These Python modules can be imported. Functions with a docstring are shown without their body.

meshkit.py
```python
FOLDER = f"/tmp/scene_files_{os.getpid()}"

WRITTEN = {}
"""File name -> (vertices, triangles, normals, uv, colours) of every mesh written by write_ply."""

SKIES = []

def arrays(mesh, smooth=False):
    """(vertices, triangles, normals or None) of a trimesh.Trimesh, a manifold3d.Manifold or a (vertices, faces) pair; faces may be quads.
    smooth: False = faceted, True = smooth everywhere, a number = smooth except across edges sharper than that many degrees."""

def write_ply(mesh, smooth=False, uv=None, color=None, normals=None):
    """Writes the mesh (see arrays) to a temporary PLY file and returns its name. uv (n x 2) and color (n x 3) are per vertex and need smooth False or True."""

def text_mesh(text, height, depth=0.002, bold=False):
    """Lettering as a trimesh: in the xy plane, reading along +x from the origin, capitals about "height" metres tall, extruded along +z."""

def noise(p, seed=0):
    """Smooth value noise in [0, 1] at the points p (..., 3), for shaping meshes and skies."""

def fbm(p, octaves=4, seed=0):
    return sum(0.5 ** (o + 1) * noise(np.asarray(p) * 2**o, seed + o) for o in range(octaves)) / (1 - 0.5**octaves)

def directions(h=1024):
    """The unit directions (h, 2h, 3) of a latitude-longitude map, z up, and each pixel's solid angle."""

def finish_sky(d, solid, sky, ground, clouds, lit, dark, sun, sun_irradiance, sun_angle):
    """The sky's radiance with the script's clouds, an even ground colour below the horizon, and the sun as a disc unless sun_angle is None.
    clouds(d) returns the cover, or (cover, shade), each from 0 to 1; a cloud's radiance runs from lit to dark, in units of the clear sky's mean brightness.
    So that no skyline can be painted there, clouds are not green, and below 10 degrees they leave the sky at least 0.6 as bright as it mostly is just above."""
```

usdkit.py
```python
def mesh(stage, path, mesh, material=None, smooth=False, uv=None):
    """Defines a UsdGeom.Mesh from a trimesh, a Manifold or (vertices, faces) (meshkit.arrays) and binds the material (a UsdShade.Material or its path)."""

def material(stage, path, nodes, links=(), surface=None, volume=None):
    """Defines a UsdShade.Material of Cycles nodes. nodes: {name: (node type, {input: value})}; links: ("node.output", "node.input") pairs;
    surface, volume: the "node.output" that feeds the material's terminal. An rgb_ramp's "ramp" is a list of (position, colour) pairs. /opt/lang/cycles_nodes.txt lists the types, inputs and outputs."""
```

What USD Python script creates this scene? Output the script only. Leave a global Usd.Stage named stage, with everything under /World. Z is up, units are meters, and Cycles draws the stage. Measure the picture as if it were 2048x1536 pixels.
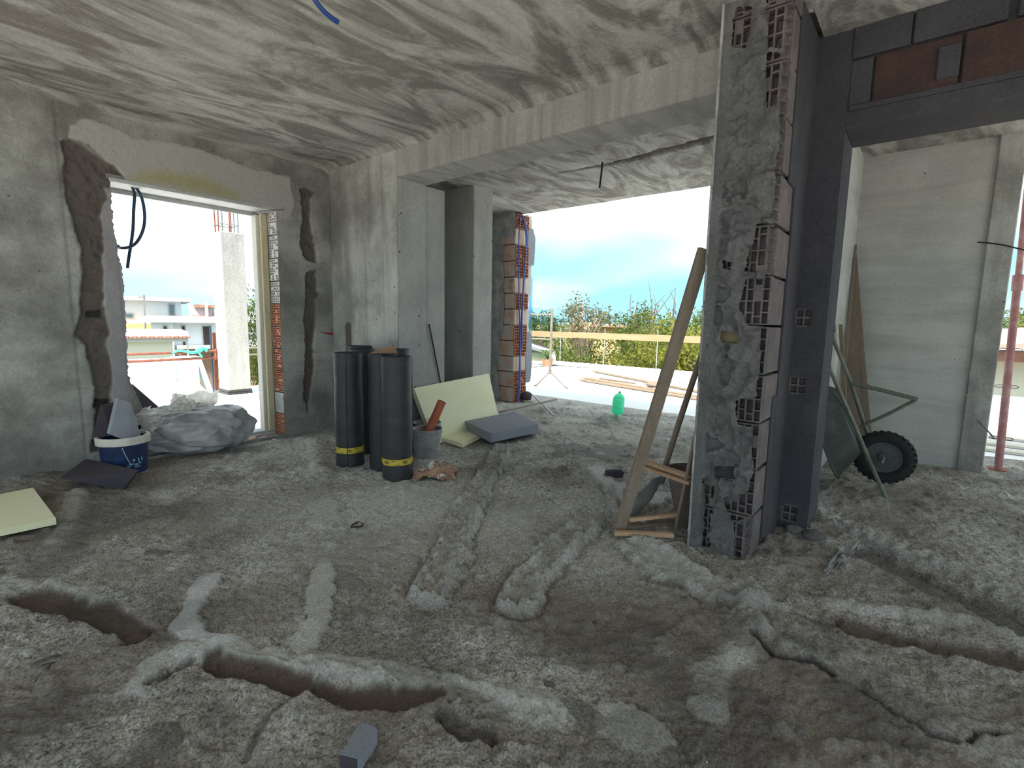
import math, random, re
import numpy as np, trimesh, shapely, usdkit, meshkit
import manifold3d as m3
from shapely.geometry import Polygon, box as sbox
from pxr import Usd, UsdGeom, UsdLux, UsdShade, Gf, Sdf, Vt

stage = Usd.Stage.CreateInMemory()
UsdGeom.Xform.Define(stage, '/World')
# ---------------------------------------------------------------- camera, sky, exposure
cam = UsdGeom.Camera.Define(stage, '/World/camera')
cam.CreateFocalLengthAttr(17.6133); cam.CreateHorizontalApertureAttr(36.0); cam.CreateVerticalApertureAttr(27.0)
cam.CreateExposureAttr(2.3); cam.CreateClippingRangeAttr(Gf.Vec2f(0.05, 3000))
cam.AddTransformOp().Set(Gf.Matrix4d(*(0.633732,-0.773336,0.0182789,0,0.0859298,0.0938618,0.99187,0,-0.768765,-0.627009,0.125936,0,0,0,1.3,1)))
SKY = 0.50
SUN = 18.0
usdkit.material(stage, '/World/Looks/sky', {
    'tc': ('texture_coordinate', {}), 's': ('separate_xyz', {}),
    'mp': ('mapping', {'location': (1.7, 0.9, 0.4), 'scale': (1.0, 1.0, 3.2)}),
    'zc': ('math', {'math_type': 'multiply_add', 'value2': 0.55, 'value3': -0.05}), 'cz': ('math', {'math_type': 'minimum', 'value2': 0.22}), 'ad': ('math', {'math_type': 'add'}),
    'n': ('noise_texture', {'scale': 2.1, 'detail': 5.0, 'roughness': 0.42, 'distortion': 0.2}),
    'rn': ('rgb_ramp', {'ramp': [(0.0, (0, 0, 0)), (0.43, (0, 0, 0)), (0.56, (0.55,) * 3), (0.70, (1, 1, 1)), (1.0, (1, 1, 1))]}),
    'rz': ('rgb_ramp', {'ramp': [(0.0, (0.26, 0.48, 0.64)), (0.05, (0.20, 0.43, 0.62)), (0.12, (0.24, 0.48, 0.66)), (0.24, (0.42, 0.64, 0.74)), (0.5, (0.80, 0.98, 1.05)), (1.0, (1.15, 1.28, 1.32))]}),
    'mx': ('mix', {'color2': (0.52, 0.59, 0.60)}),
    'bg': ('background_shader', {'strength': SKY})},
    [('tc.generated', 'mp.vector'), ('mp.vector', 'n.vector'), ('s.z', 'zc.value1'), ('zc.value', 'cz.value1'), ('n.fac', 'ad.value1'), ('cz.value', 'ad.value2'), ('ad.value', 'rn.fac'), ('tc.generated', 's.vector'), ('s.z', 'rz.fac'),
     ('rz.color', 'mx.color1'), ('rn.color', 'mx.fac'), ('mx.color', 'bg.color')], surface='bg.background')
dome = UsdLux.DomeLight.Define(stage, '/World/sky')
UsdShade.MaterialBindingAPI.Apply(dome.GetPrim()).Bind(UsdShade.Material.Get(stage, '/World/Looks/sky'))
sun = UsdLux.DistantLight.Define(stage, '/World/sun')          # veiled sun, high, behind the house
sun.CreateIntensityAttr(SUN); sun.CreateAngleAttr(12.0); sun.CreateColorAttr(Gf.Vec3f(1.0, 0.90, 0.79))
sun.AddRotateXYZOp().Set(Gf.Vec3f(0, -32, 20))

# ---------------------------------------------------------------- helpers
names = {}
def uname(parent, name):
    k = (parent, name); n = names.get(k, 0); names[k] = n + 1
    return name if n == 0 else '%s_%03d' % (name, n)
LOC = {}
def setdata(p, **k):
    for a, b in k.items():
        if b: p.SetCustomDataByKey(a, b)
def thing(name, label=None, cat=None, loc=(0, 0, 0), group=None, kind=None):
    path = '/World/' + uname('/World', name)
    x = UsdGeom.Xform.Define(stage, path); x.AddTranslateOp().Set(Gf.Vec3d(*map(float, loc)))
    LOC[path] = np.array(loc, float)
    setdata(x.GetPrim(), label=label, category=cat, group=group, kind=kind)
    return path
def obj(name, mesh, m, parent=None, smooth=False, label=None, cat=None, group=None, kind=None, attrs=None):
    root = parent or '/World'
    path = root + '/' + uname(root, name)
    off = np.zeros(3)
    for p, l in LOC.items():
        if path.startswith(p + '/'): off = l
    if isinstance(mesh, (list, tuple)) and isinstance(mesh[0], trimesh.Trimesh): mesh = cat_(mesh)
    if isinstance(mesh, (list, tuple)): v, f = np.asarray(mesh[0], float), np.asarray(mesh[1], int)
    elif hasattr(mesh, 'to_mesh'):
        q = mesh.to_mesh(); v, f = np.array(q.vert_properties[:, :3], float), np.array(q.tri_verts, int)
    else: v, f = np.array(mesh.vertices, float), np.array(mesh.faces, int)
    g = usdkit.mesh(stage, path, (v - off, f), MAT[m], smooth=True if attrs and smooth else smooth)
    if attrs:
        for k, a in attrs.items():
            UsdGeom.PrimvarsAPI(g).CreatePrimvar(k, Sdf.ValueTypeNames.FloatArray, 'vertex').Set(Vt.FloatArray.FromNumpy(np.asarray(a, np.float32)))
    setdata(g.GetPrim(), label=label, category=cat, group=group, kind=kind)
    return path
def copy(src, name, loc, rotz=0.0, scale=None, label=None, group=None, tilt=None):
    path = '/World/' + uname('/World', name)
    p = stage.DefinePrim(path, 'Xform'); was = stage.GetPrimAtPath(src).GetCustomData()
    p.GetReferences().AddInternalReference(src)
    x = UsdGeom.Xformable(p); x.ClearXformOpOrder()
    m = Gf.Matrix4d(1.0)
    s = (1, 1, 1) if scale is None else scale
    T = trimesh.transformations
    A = T.rotation_matrix(math.radians(rotz), [0, 0, 1])
    if tilt: A = T.rotation_matrix(math.radians(tilt[0]), tilt[1]) @ A
    A = T.translation_matrix(loc) @ A @ np.diag([*s, 1])
    x.AddTransformOp(opSuffix='place').Set(Gf.Matrix4d(*A.T.ravel().tolist()))
    p.SetInstanceable(True)
    setdata(p, label=label, category=was.get('category'), group=group or was.get('group'))
    return path
def cat_(l): return trimesh.util.concatenate(list(l))
def unit(a): a = np.asarray(a, float); return a / np.linalg.norm(a)
def frame(d, up=(0, 0, 1)):
    d = unit(d); up = np.asarray(up, float)
    if abs(d @ unit(up)) > 0.98: up = np.array([1, 0, 0.0])
    s = unit(np.cross(up, d)); return np.array([d, s, np.cross(d, s)]).T     # columns: along, side, up
def cbox(size, c=0.004):
    h = np.asarray(size, float) / 2; c = min(c, h.min() * 0.6); pts = []
    for s in np.ndindex(2, 2, 2):
        s = np.array(s) * 2 - 1
        for k in range(3):
            q = h.copy(); q -= c; q[k] += c; pts.append(s * q)
    return trimesh.convex.convex_hull(np.array(pts))
def bx(x0, x1, y0, y1, z0, z1, c=0.004):
    m = cbox((x1 - x0, y1 - y0, z1 - z0), c) if c else trimesh.creation.box((x1 - x0, y1 - y0, z1 - z0))
    m.apply_translation(((x0 + x1) / 2, (y0 + y1) / 2, (z0 + z1) / 2)); return m
def place(m, R=None, t=(0, 0, 0)):
    A = np.eye(4)
    if R is not None: A[:3, :3] = R
    A[:3, 3] = t; m.apply_transform(A); return m
def bar(a, b, w, h, up=(0, 0, 1), c=0.003):
    a, b = np.asarray(a, float), np.asarray(b, float)
    return place(cbox((np.linalg.norm(b - a), w, h), c), frame(b - a, up), (a + b) / 2)
def tube(p, r, n=10, caps=True):
    p = np.asarray(p, float); k = len(p); t = np.gradient(p, axis=0); t /= np.linalg.norm(t, axis=1)[:, None]
    r = np.broadcast_to(r, (k,)); a = np.cross(t[0], [0.3, 0.2, 0.93]); a /= np.linalg.norm(a); v = []
    for i in range(k):
        a = a - t[i] * (a @ t[i]); a /= np.linalg.norm(a); b = np.cross(t[i], a)
        th = np.arange(n) * 2 * np.pi / n
        v.append(p[i] + r[i] * (np.cos(th)[:, None] * a + np.sin(th)[:, None] * b))
    v = np.vstack(v); f = []
    for i in range(k - 1):
        for j in range(n):
            q = [i * n + j, i * n + (j + 1) % n, (i + 1) * n + (j + 1) % n, (i + 1) * n + j]
            f += [[q[0], q[1], q[2]], [q[0], q[2], q[3]]]
    if caps:
        v = np.vstack([v, p[0], p[-1]]); m = k * n
        for j in range(n):
            f += [[m, (j + 1) % n, j], [m + 1, (k - 1) * n + j, (k - 1) * n + (j + 1) % n]]
    return trimesh.Trimesh(v, f, process=False)
def spline(p, n=24):
    from scipy.interpolate import CubicSpline
    p = np.asarray(p, float); s = np.r_[0, np.cumsum(np.linalg.norm(np.diff(p, axis=0), axis=1))]
    return CubicSpline(s, p)(np.linspace(0, s[-1], n))
def lathe(prof, n=40, c=(0, 0, 0)):
    m = trimesh.creation.revolve(np.asarray(prof, float), sections=n); m.apply_translation(c); return m
def prism(poly, t, R, o):
    """polygon (2-D, local a,b) extruded by t along local c; R columns a,b,c."""
    m = trimesh.creation.extrude_polygon(poly, t, engine='earcut'); return place(m, np.asarray(R, float), o)
def slab(quad, t, c=0.0):
    """four 3-D corners of a panel's visible face, thickened by t away from its normal (right hand rule)."""
    q = np.asarray(quad, float); n = unit(np.cross(q[1] - q[0], q[3] - q[0]))
    return trimesh.convex.convex_hull(np.vstack([q, q - n * t]))
def smooth01(x): x = np.clip(x, 0, 1); return x * x * (3 - 2 * x)
def poly_mask(a, b, poly, soft=0.01, jag=0.015, js=30, seed=0):
    """soft inside mask of a traced outline with a ragged border, at plane coordinates a, b."""
    pg = Polygon(poly).buffer(0); out = np.zeros(a.shape)
    x0, y0, x1, y1 = pg.bounds; k = (a > x0 - .05) & (a < x1 + .05) & (b > y0 - .05) & (b < y1 + .05)
    if not k.any(): return out
    pts = shapely.points(a[k], b[k]); d = shapely.distance(pg.exterior, pts); d = np.where(shapely.contains(pg, pts), d, -d)
    w = meshkit.fbm(np.stack([a[k] * js, b[k] * js, np.full(k.sum(), seed * 7.7)], -1), 4, seed) - 0.5
    out[k] = smooth01((d + 2 * jag * w) / soft + 0.5); return out
def line_dist(x, y, pl, reach):
    """distance to a polyline and signed side, for points within reach."""
    pl = np.asarray(pl, float); d = np.full(x.shape, 9.0); sd = np.zeros(x.shape); u = np.zeros(x.shape)
    lo, hi = pl.min(0) - reach, pl.max(0) + reach
    k = np.nonzero((x > lo[0]) & (x < hi[0]) & (y > lo[1]) & (y < hi[1]))[0]
    if len(k) == 0: return d, sd, u, k
    px, py = x[k], y[k]; best = np.full(len(k), 9.0); side = np.zeros(len(k)); al = np.zeros(len(k)); L = 0
    for (ax, ay), (bx_, by) in zip(pl[:-1], pl[1:]):
        dx, dy = bx_ - ax, by - ay; l2 = dx * dx + dy * dy + 1e-12
        t = np.clip(((px - ax) * dx + (py - ay) * dy) / l2, 0, 1)
        ex, ey = px - ax - t * dx, py - ay - t * dy; e = np.hypot(ex, ey); n = e < best
        best[n] = e[n]; side[n] = np.sign(dx * ey - dy * ex)[n]; al[n] = (L + t * math.sqrt(l2))[n]; L += math.sqrt(l2)
    d[k] = best; sd[k] = side; u[k] = al; return d, sd, u, k
def grid_faces(nu, nv):
    i, j = np.meshgrid(np.arange(nu - 1), np.arange(nv - 1), indexing='ij'); a = (i * nv + j).ravel()
    return np.stack([a, a + nv, a + nv + 1, a + 1], -1)
def hollow(w, h, t, rows, wall=0.007, seed=0, dmg=0.0):
    """end of a hollow clay block: plate w x h x t in local a,b,c with rows of slots; rows = list of (height share, number of slots)."""
    rng = random.Random(seed); holes = []; y = wall; H = h - wall * (len(rows) + 1); tot = sum(r[0] for r in rows)
    for k, (s, n) in enumerate(rows):
        hh = H * s / tot; off = 0 if k % 2 == 0 else 0.5; ww = (w - wall) / n
        for i in range(n + (1 if off else 0)):
            x0 = max(wall, (i - off) * ww + wall); x1 = min(w - wall, (i - off + 1) * ww)
            if x1 - x0 > wall and rng.random() >= dmg: holes.append(sbox(x0, y, x1, y + hh))
        y += hh + wall
    return Polygon([(0, 0), (w, 0), (w, h), (0, h)], [list(q.exterior.coords) for q in holes]), t
MAT = {}
def mat(name, nodes, links, surface='p.BSDF'):
    MAT[name] = usdkit.material(stage, '/World/Looks/' + name, nodes, links, surface=surface)
def noisy(name, cols, scale=3.0, detail=7.0, rough=0.9, bump=0.0, bscale=40.0, stretch=(1, 1, 1), fine=0.25, fscale=60.0, masks=(), dist=0.0, spec=0.25,
          pits=0.0, streak=None, metal=0.0, rot=(0, 0, 0), space='pos', grit=False):
    """a matt surface: colours from noise, finer mottling, optional pits and streaks, painted wear from mesh attributes, noise relief."""
    n = {'g': ('geometry', {}), 'tc': ('texture_coordinate', {}), 'mp': ('mapping', {'scale': stretch, 'rotation': rot}),
         'n1': ('noise_texture', {'scale': scale, 'detail': detail, 'roughness': 0.62, 'distortion': dist}), 'r1': ('rgb_ramp', {'ramp': cols}),
         'n2': ('noise_texture', {'scale': fscale, 'detail': 5.0, 'roughness': 0.7}), 'r2': ('rgb_ramp', {'ramp': [(0.2, (1 - fine,) * 3), (0.8, (1 + fine,) * 3)]}),
         'm2': ('mix', {'mix_type': 'multiply', 'fac': 1.0}),
         'p': ('principled_bsdf', {'roughness': rough, 'specular_ior_level': spec, 'metallic': metal})}
    src = 'g.position' if space == 'pos' else 'tc.object'
    l = [(src, 'mp.vector'), ('mp.vector', 'n1.vector'), ('n1.fac', 'r1.fac'), (src, 'n2.vector'), ('n2.fac', 'r2.fac'), ('r1.color', 'm2.color1'), ('r2.color', 'm2.color2')]
    last = 'm2.color'
    if grit:  # grain specks, and dark patches painting small shadows between grains into the colour
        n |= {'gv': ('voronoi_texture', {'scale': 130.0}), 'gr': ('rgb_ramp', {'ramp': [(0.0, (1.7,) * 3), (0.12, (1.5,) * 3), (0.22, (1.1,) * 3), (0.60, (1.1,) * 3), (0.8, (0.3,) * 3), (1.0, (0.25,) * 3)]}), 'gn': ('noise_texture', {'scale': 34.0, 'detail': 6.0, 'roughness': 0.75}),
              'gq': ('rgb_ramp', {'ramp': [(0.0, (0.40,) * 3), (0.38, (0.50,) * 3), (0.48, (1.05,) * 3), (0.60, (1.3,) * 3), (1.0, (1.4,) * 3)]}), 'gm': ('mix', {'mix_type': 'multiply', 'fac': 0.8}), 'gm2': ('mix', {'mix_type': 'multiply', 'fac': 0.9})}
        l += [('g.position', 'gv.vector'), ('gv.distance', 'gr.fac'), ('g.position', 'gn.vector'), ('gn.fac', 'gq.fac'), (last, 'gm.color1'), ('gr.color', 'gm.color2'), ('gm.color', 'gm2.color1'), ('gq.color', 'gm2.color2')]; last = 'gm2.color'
    if streak:
        st, scol, sfac = streak
        n |= {'ms': ('mapping', {'scale': st}), 'ns': ('noise_texture', {'scale': 1.0, 'detail': 6.0, 'roughness': 0.6, 'distortion': 0.3}),
              'rs': ('rgb_ramp', {'ramp': [(0.0, (0, 0, 0)), (0.47, (0, 0, 0)), (0.66, (sfac,) * 3), (1.0, (sfac,) * 3)]}), 'mxs': ('mix', {'color2': scol})}
        l += [('g.position', 'ms.vector'), ('ms.vector', 'ns.vector'), ('ns.fac', 'rs.fac'), ('rs.color', 'mxs.fac'), (last, 'mxs.color1')]; last = 'mxs.color'
    if pits:
        n |= {'v': ('voronoi_texture', {'scale': 16.0, 'randomness': 1.0}), 'nv': ('noise_texture', {'scale': 9.0}), 'sub': ('math', {'math_type': 'multiply_add', 'value2': 0.22, 'value3': 0.0}),
              'rv': ('math', {'math_type': 'less_than', 'value2': 0.0}), 'mv': ('mix', {'color2': (0.05, 0.048, 0.045)}), 'pf': ('math', {'math_type': 'multiply', 'value2': pits}),
              'ds': ('math', {'math_type': 'subtract'}), 'nr': ('rgb_ramp', {'ramp': [(0.0, (0, 0, 0)), (0.55, (0, 0, 0)), (0.75, (1, 1, 1)), (1.0, (1, 1, 1))]})}
        l += [('g.position', 'v.vector'), ('g.position', 'nv.vector'), ('nv.fac', 'nr.fac'), ('nr.color', 'sub.value1'), ('v.distance', 'ds.value1'), ('sub.value', 'ds.value2'), ('ds.value', 'rv.value1'),
              ('rv.value', 'pf.value1'), ('pf.value', 'mv.fac'), (last, 'mv.color1')]; last = 'mv.color'
    for k, (a, col, var) in enumerate(masks):
        n |= {'a%d' % k: ('attribute', {'attribute': a}), 'mm%d' % k: ('mix', {'color2': col})}
        if var:
            n |= {'va%d' % k: ('mix', {'mix_type': 'multiply', 'fac': var, 'color1': col})}
            l += [('r2.color', 'va%d.color2' % k), ('va%d.color' % k, 'mm%d.color2' % k)]
        l += [('a%d.fac' % k, 'mm%d.fac' % k), (last, 'mm%d.color1' % k)]; last = 'mm%d.color' % k
    l.append((last, 'p.base_color'))
    if bump:
        n |= {'nb': ('noise_texture', {'scale': bscale, 'detail': 6.0, 'roughness': 0.7}), 'b': ('bump', {'strength': 0.9, 'distance': bump})}
        l += [(src, 'nb.vector'), ('nb.fac', 'b.height'), ('b.normal', 'p.normal')]
    mat(name, n, l)
def plain(name, col, rough=0.6, spec=0.4, metal=0.0, var=0.15, bump=0.0, bscale=30.0, scale=8.0):
    c = np.array(col)
    noisy(name, [(0.25, tuple(c * (1 - var))), (0.75, tuple(c * (1 + var)))], scale=scale, rough=rough, spec=spec, metal=metal, fine=var * 0.7, bump=bump, bscale=bscale)

# ---------------------------------------------------------------- materials
WM = [('lilac', (0.33, 0.315, 0.33), 0.5), ('pale', (0.43, 0.41, 0.39), 0.3), ('yellow', (0.36, 0.34, 0.16), 0.3), ('brown', (0.125, 0.105, 0.095), 0.7), ('dark', (0.05, 0.045, 0.045), 0.5)]
CONC = [(0.0, (0.13, 0.123, 0.112)), (0.38, (0.20, 0.193, 0.178)), (0.47, (0.27, 0.265, 0.246)), (0.56, (0.37, 0.37, 0.345)), (0.7, (0.45, 0.45, 0.42)), (1.0, (0.50, 0.495, 0.465))]
noisy('concrete_wall', CONC, scale=1.7, bump=0.012, bscale=22, fine=0.22, fscale=55, masks=WM, pits=0.7, streak=((0.9, 0.9, 7.0), (0.20, 0.195, 0.18), 0.35))
noisy('wall_plaster', [(0.0, (0.34, 0.335, 0.315)), (0.45, (0.43, 0.43, 0.405)), (0.6, (0.50, 0.50, 0.475)), (1.0, (0.56, 0.56, 0.535))], scale=1.4, bump=0.006, bscale=30, fine=0.15, fscale=50, pits=0.6, streak=((1.0, 0.7, 6.0), (0.27, 0.255, 0.23), 0.45))
noisy('concrete_back', [(a_, tuple(min(1, 1.12 * q_) for q_ in c_)) for a_, c_ in CONC], scale=1.5, bump=0.012, bscale=22, fine=0.22, fscale=45, masks=WM, pits=0.8, streak=((7.0, 7.0, 0.7), (0.19, 0.185, 0.17), 0.5))
noisy('concrete_pillar', [(0.0, (0.26, 0.26, 0.25)), (0.5, (0.40, 0.40, 0.385)), (1.0, (0.52, 0.52, 0.50))], scale=3.0, bump=0.010, bscale=25, pits=0.9, streak=((9, 9, 0.8), (0.25, 0.245, 0.235), 0.35))
noisy('ceiling', [(0.0, (0.16, 0.148, 0.132)), (0.42, (0.21, 0.198, 0.178)), (0.49, (0.33, 0.32, 0.295)), (0.56, (0.46, 0.455, 0.425)), (1.0, (0.54, 0.53, 0.50))], scale=0.85, detail=9, dist=2.2, stretch=(1.0, 2.6, 1.0),
      rot=(0, 0, 0.5), bump=0.02, bscale=18, fine=0.15, fscale=40, masks=[('brown', (0.15, 0.13, 0.115), 0.6), ('dark', (0.06, 0.055, 0.05), 0.4)], streak=((1.3, 9.0, 1.0), (0.25, 0.24, 0.22), 0.55))
noisy('beam', [(0.0, (0.23, 0.225, 0.21)), (0.5, (0.34, 0.335, 0.315)), (1.0, (0.45, 0.445, 0.42))], scale=2.0, bump=0.008, bscale=25, streak=((3, 12, 0.6), (0.20, 0.195, 0.18), 0.6))
FM = [('zone_brown', (0.33, 0.285, 0.245), 0.9), ('pale', (0.76, 0.745, 0.70), 0.6), ('white', (0.86, 0.86, 0.86), 0.5), ('brown', (0.19, 0.145, 0.12), 0.6), ('dark', (0.09, 0.082, 0.085), 0.6)]
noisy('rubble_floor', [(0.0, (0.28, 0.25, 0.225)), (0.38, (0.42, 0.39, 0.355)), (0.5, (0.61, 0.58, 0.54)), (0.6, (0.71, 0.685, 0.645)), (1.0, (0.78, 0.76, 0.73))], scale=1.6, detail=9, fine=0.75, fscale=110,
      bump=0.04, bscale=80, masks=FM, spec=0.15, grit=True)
noisy('mortar_skin', [(0.0, (0.08, 0.08, 0.082)), (0.45, (0.145, 0.143, 0.143)), (1.0, (0.26, 0.255, 0.25))], scale=7, bump=0.02, bscale=45, fine=0.35, pits=0.8)
noisy('dark_render', [(0.0, (0.035, 0.035, 0.042)), (0.5, (0.058, 0.057, 0.066)), (1.0, (0.10, 0.095, 0.10))], scale=3, bump=0.012, bscale=35, fine=0.3)
noisy('dirty_clay', [(0.0, (0.065, 0.058, 0.060)), (0.45, (0.125, 0.108, 0.11)), (0.62, (0.17, 0.14, 0.14)), (1.0, (0.22, 0.19, 0.185))], scale=7, bump=0.006, bscale=60, fine=0.25)
noisy('lintel_clay', [(0.0, (0.028, 0.024, 0.026)), (0.42, (0.040, 0.030, 0.030)), (0.58, (0.072, 0.040, 0.034)), (1.0, (0.11, 0.05, 0.04))], scale=2.6, bump=0.006, bscale=60, fine=0.35)
noisy('red_clay', [(0.0, (0.30, 0.12, 0.07)), (0.5, (0.42, 0.19, 0.12)), (1.0, (0.50, 0.27, 0.19))], scale=6, bump=0.004, bscale=60)
noisy('pale_clay', [(0.0, (0.44, 0.31, 0.24)), (0.5, (0.55, 0.42, 0.34)), (1.0, (0.62, 0.50, 0.42))], scale=6, bump=0.004, bscale=60)
noisy('dusty_clay', [(0.0, (0.40, 0.36, 0.33)), (0.5, (0.55, 0.52, 0.49)), (1.0, (0.62, 0.60, 0.57))], scale=9, bump=0.004, bscale=60)
noisy('brick_face', [(0.0, (0.30, 0.19, 0.145)), (0.40, (0.42, 0.26, 0.20)), (0.50, (0.47, 0.34, 0.28)), (0.58, (0.38, 0.365, 0.345)), (1.0, (0.5, 0.49, 0.47))], scale=5, bump=0.006, bscale=50, fine=0.3)
noisy('loose_board', [(0.0, (0.13, 0.10, 0.075)), (0.5, (0.23, 0.18, 0.13)), (1.0, (0.33, 0.27, 0.21))], scale=3, stretch=(4, 4, 4))
noisy('terrace_white', [(0.0, (0.66, 0.68, 0.71)), (0.5, (0.77, 0.785, 0.80)), (1.0, (0.83, 0.845, 0.86))], scale=0.9, rough=0.6, fine=0.06, fscale=12, stretch=(1, 0.3, 1))
noisy('old_wood', [(0.0, (0.13, 0.10, 0.075)), (0.5, (0.215, 0.17, 0.13)), (1.0, (0.30, 0.25, 0.20))], scale=4, stretch=(6, 6, 0.8), bump=0.004, bscale=50)
noisy('new_wood', [(0.0, (0.34, 0.21, 0.125)), (0.5, (0.46, 0.30, 0.19)), (1.0, (0.56, 0.41, 0.28))], scale=3, stretch=(3, 12, 12), bump=0.002, bscale=40)
noisy('rail_wood', [(0.0, (0.24, 0.165, 0.09)), (0.5, (0.31, 0.225, 0.13)), (1.0, (0.36, 0.28, 0.18))], scale=2, stretch=(8, 0.8, 8), fine=0.1)
noisy('white_wood', [(0.0, (0.40, 0.36, 0.28)), (0.45, (0.60, 0.57, 0.50)), (1.0, (0.72, 0.70, 0.65))], scale=5, stretch=(5, 5, 0.6), bump=0.003, bscale=40)
noisy('yellow_wood', [(0.0, (0.36, 0.30, 0.16)), (0.5, (0.56, 0.50, 0.33)), (1.0, (0.66, 0.60, 0.44))], scale=5, stretch=(5, 5, 0.6), bump=0.003, bscale=40)
noisy('membrane', [(0.0, (0.014, 0.015, 0.017)), (0.5, (0.024, 0.025, 0.028)), (1.0, (0.05, 0.052, 0.056))], scale=5, rough=0.5, spec=0.45, bump=0.002, bscale=90, stretch=(1, 1, 3))
noisy('eps_mid', [(0.0, (0.17, 0.18, 0.21)), (1.0, (0.25, 0.27, 0.31))], scale=5, rough=0.85, fine=0.4, fscale=170, bump=0.004, bscale=160)
plain('membrane_core', (0.07, 0.07, 0.075), 0.9)
plain('tape_yellow', (0.50, 0.38, 0.05), 0.5); plain('tape_black', (0.03, 0.03, 0.03), 0.6)
noisy('xps_yellow', [(0.0, (0.74, 0.71, 0.45)), (0.5, (0.82, 0.80, 0.55)), (1.0, (0.86, 0.85, 0.70))], scale=1.2, stretch=(1, 1, 5), rough=0.7, fine=0.04)
noisy('eps_grey', [(0.0, (0.22, 0.235, 0.28)), (1.0, (0.30, 0.32, 0.37))], scale=3, rough=0.85, fine=0.18, fscale=180, bump=0.003, bscale=160)
noisy('eps_pale', [(0.0, (0.30, 0.32, 0.37)), (1.0, (0.44, 0.46, 0.52))], scale=5, rough=0.85, fine=0.3, fscale=170, bump=0.004, bscale=160)
noisy('eps_dark', [(0.0, (0.045, 0.038, 0.05)), (1.0, (0.085, 0.075, 0.09))], scale=3, rough=0.9, fine=0.3, fscale=140, bump=0.003, bscale=120)
noisy('mortar_pail', [(0.0, (0.14, 0.14, 0.145)), (0.42, (0.24, 0.24, 0.245)), (0.6, (0.38, 0.375, 0.36)), (1.0, (0.48, 0.47, 0.45))], scale=6, rough=0.75, fine=0.2, bump=0.004, bscale=50)
noisy('tub_brown', [(0.0, (0.15, 0.095, 0.085)), (0.5, (0.22, 0.16, 0.145)), (1.0, (0.34, 0.30, 0.28))], scale=9, rough=0.8, bump=0.005)
noisy('pvc_orange', [(0.0, (0.40, 0.10, 0.05)), (1.0, (0.50, 0.14, 0.075))], scale=5, rough=0.45, spec=0.5, fine=0.08)
plain('bottle_cap', (0.05, 0.4, 0.25), 0.4)
noisy('paint_blue', [(0.0, (0.004, 0.010, 0.03)), (0.5, (0.008, 0.022, 0.075)), (0.72, (0.02, 0.09, 0.26)), (1.0, (0.05, 0.16, 0.36))], scale=5, rough=0.4, spec=0.5)
plain('paint_white', (0.62, 0.60, 0.53), 0.55); plain('print_pale_blue', (0.20, 0.42, 0.62), 0.5, var=0.3)
plain('conduit_blue', (0.012, 0.05, 0.22), 0.4, 0.5); plain('cable_dark', (0.02, 0.045, 0.09), 0.45, 0.5); plain('cable_black', (0.02, 0.02, 0.02), 0.5); plain('cable_blue', (0.05, 0.10, 0.40), 0.45, 0.5)
noisy('rust', [(0.0, (0.14, 0.05, 0.035)), (0.5, (0.24, 0.09, 0.06)), (1.0, (0.36, 0.19, 0.14))], scale=14, rough=0.8, bump=0.002)
noisy('prop_red', [(0.0, (0.25, 0.09, 0.09)), (0.5, (0.40, 0.19, 0.19)), (0.7, (0.48, 0.32, 0.30)), (1.0, (0.55, 0.42, 0.38))], scale=10, rough=0.7, bump=0.002)
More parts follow.
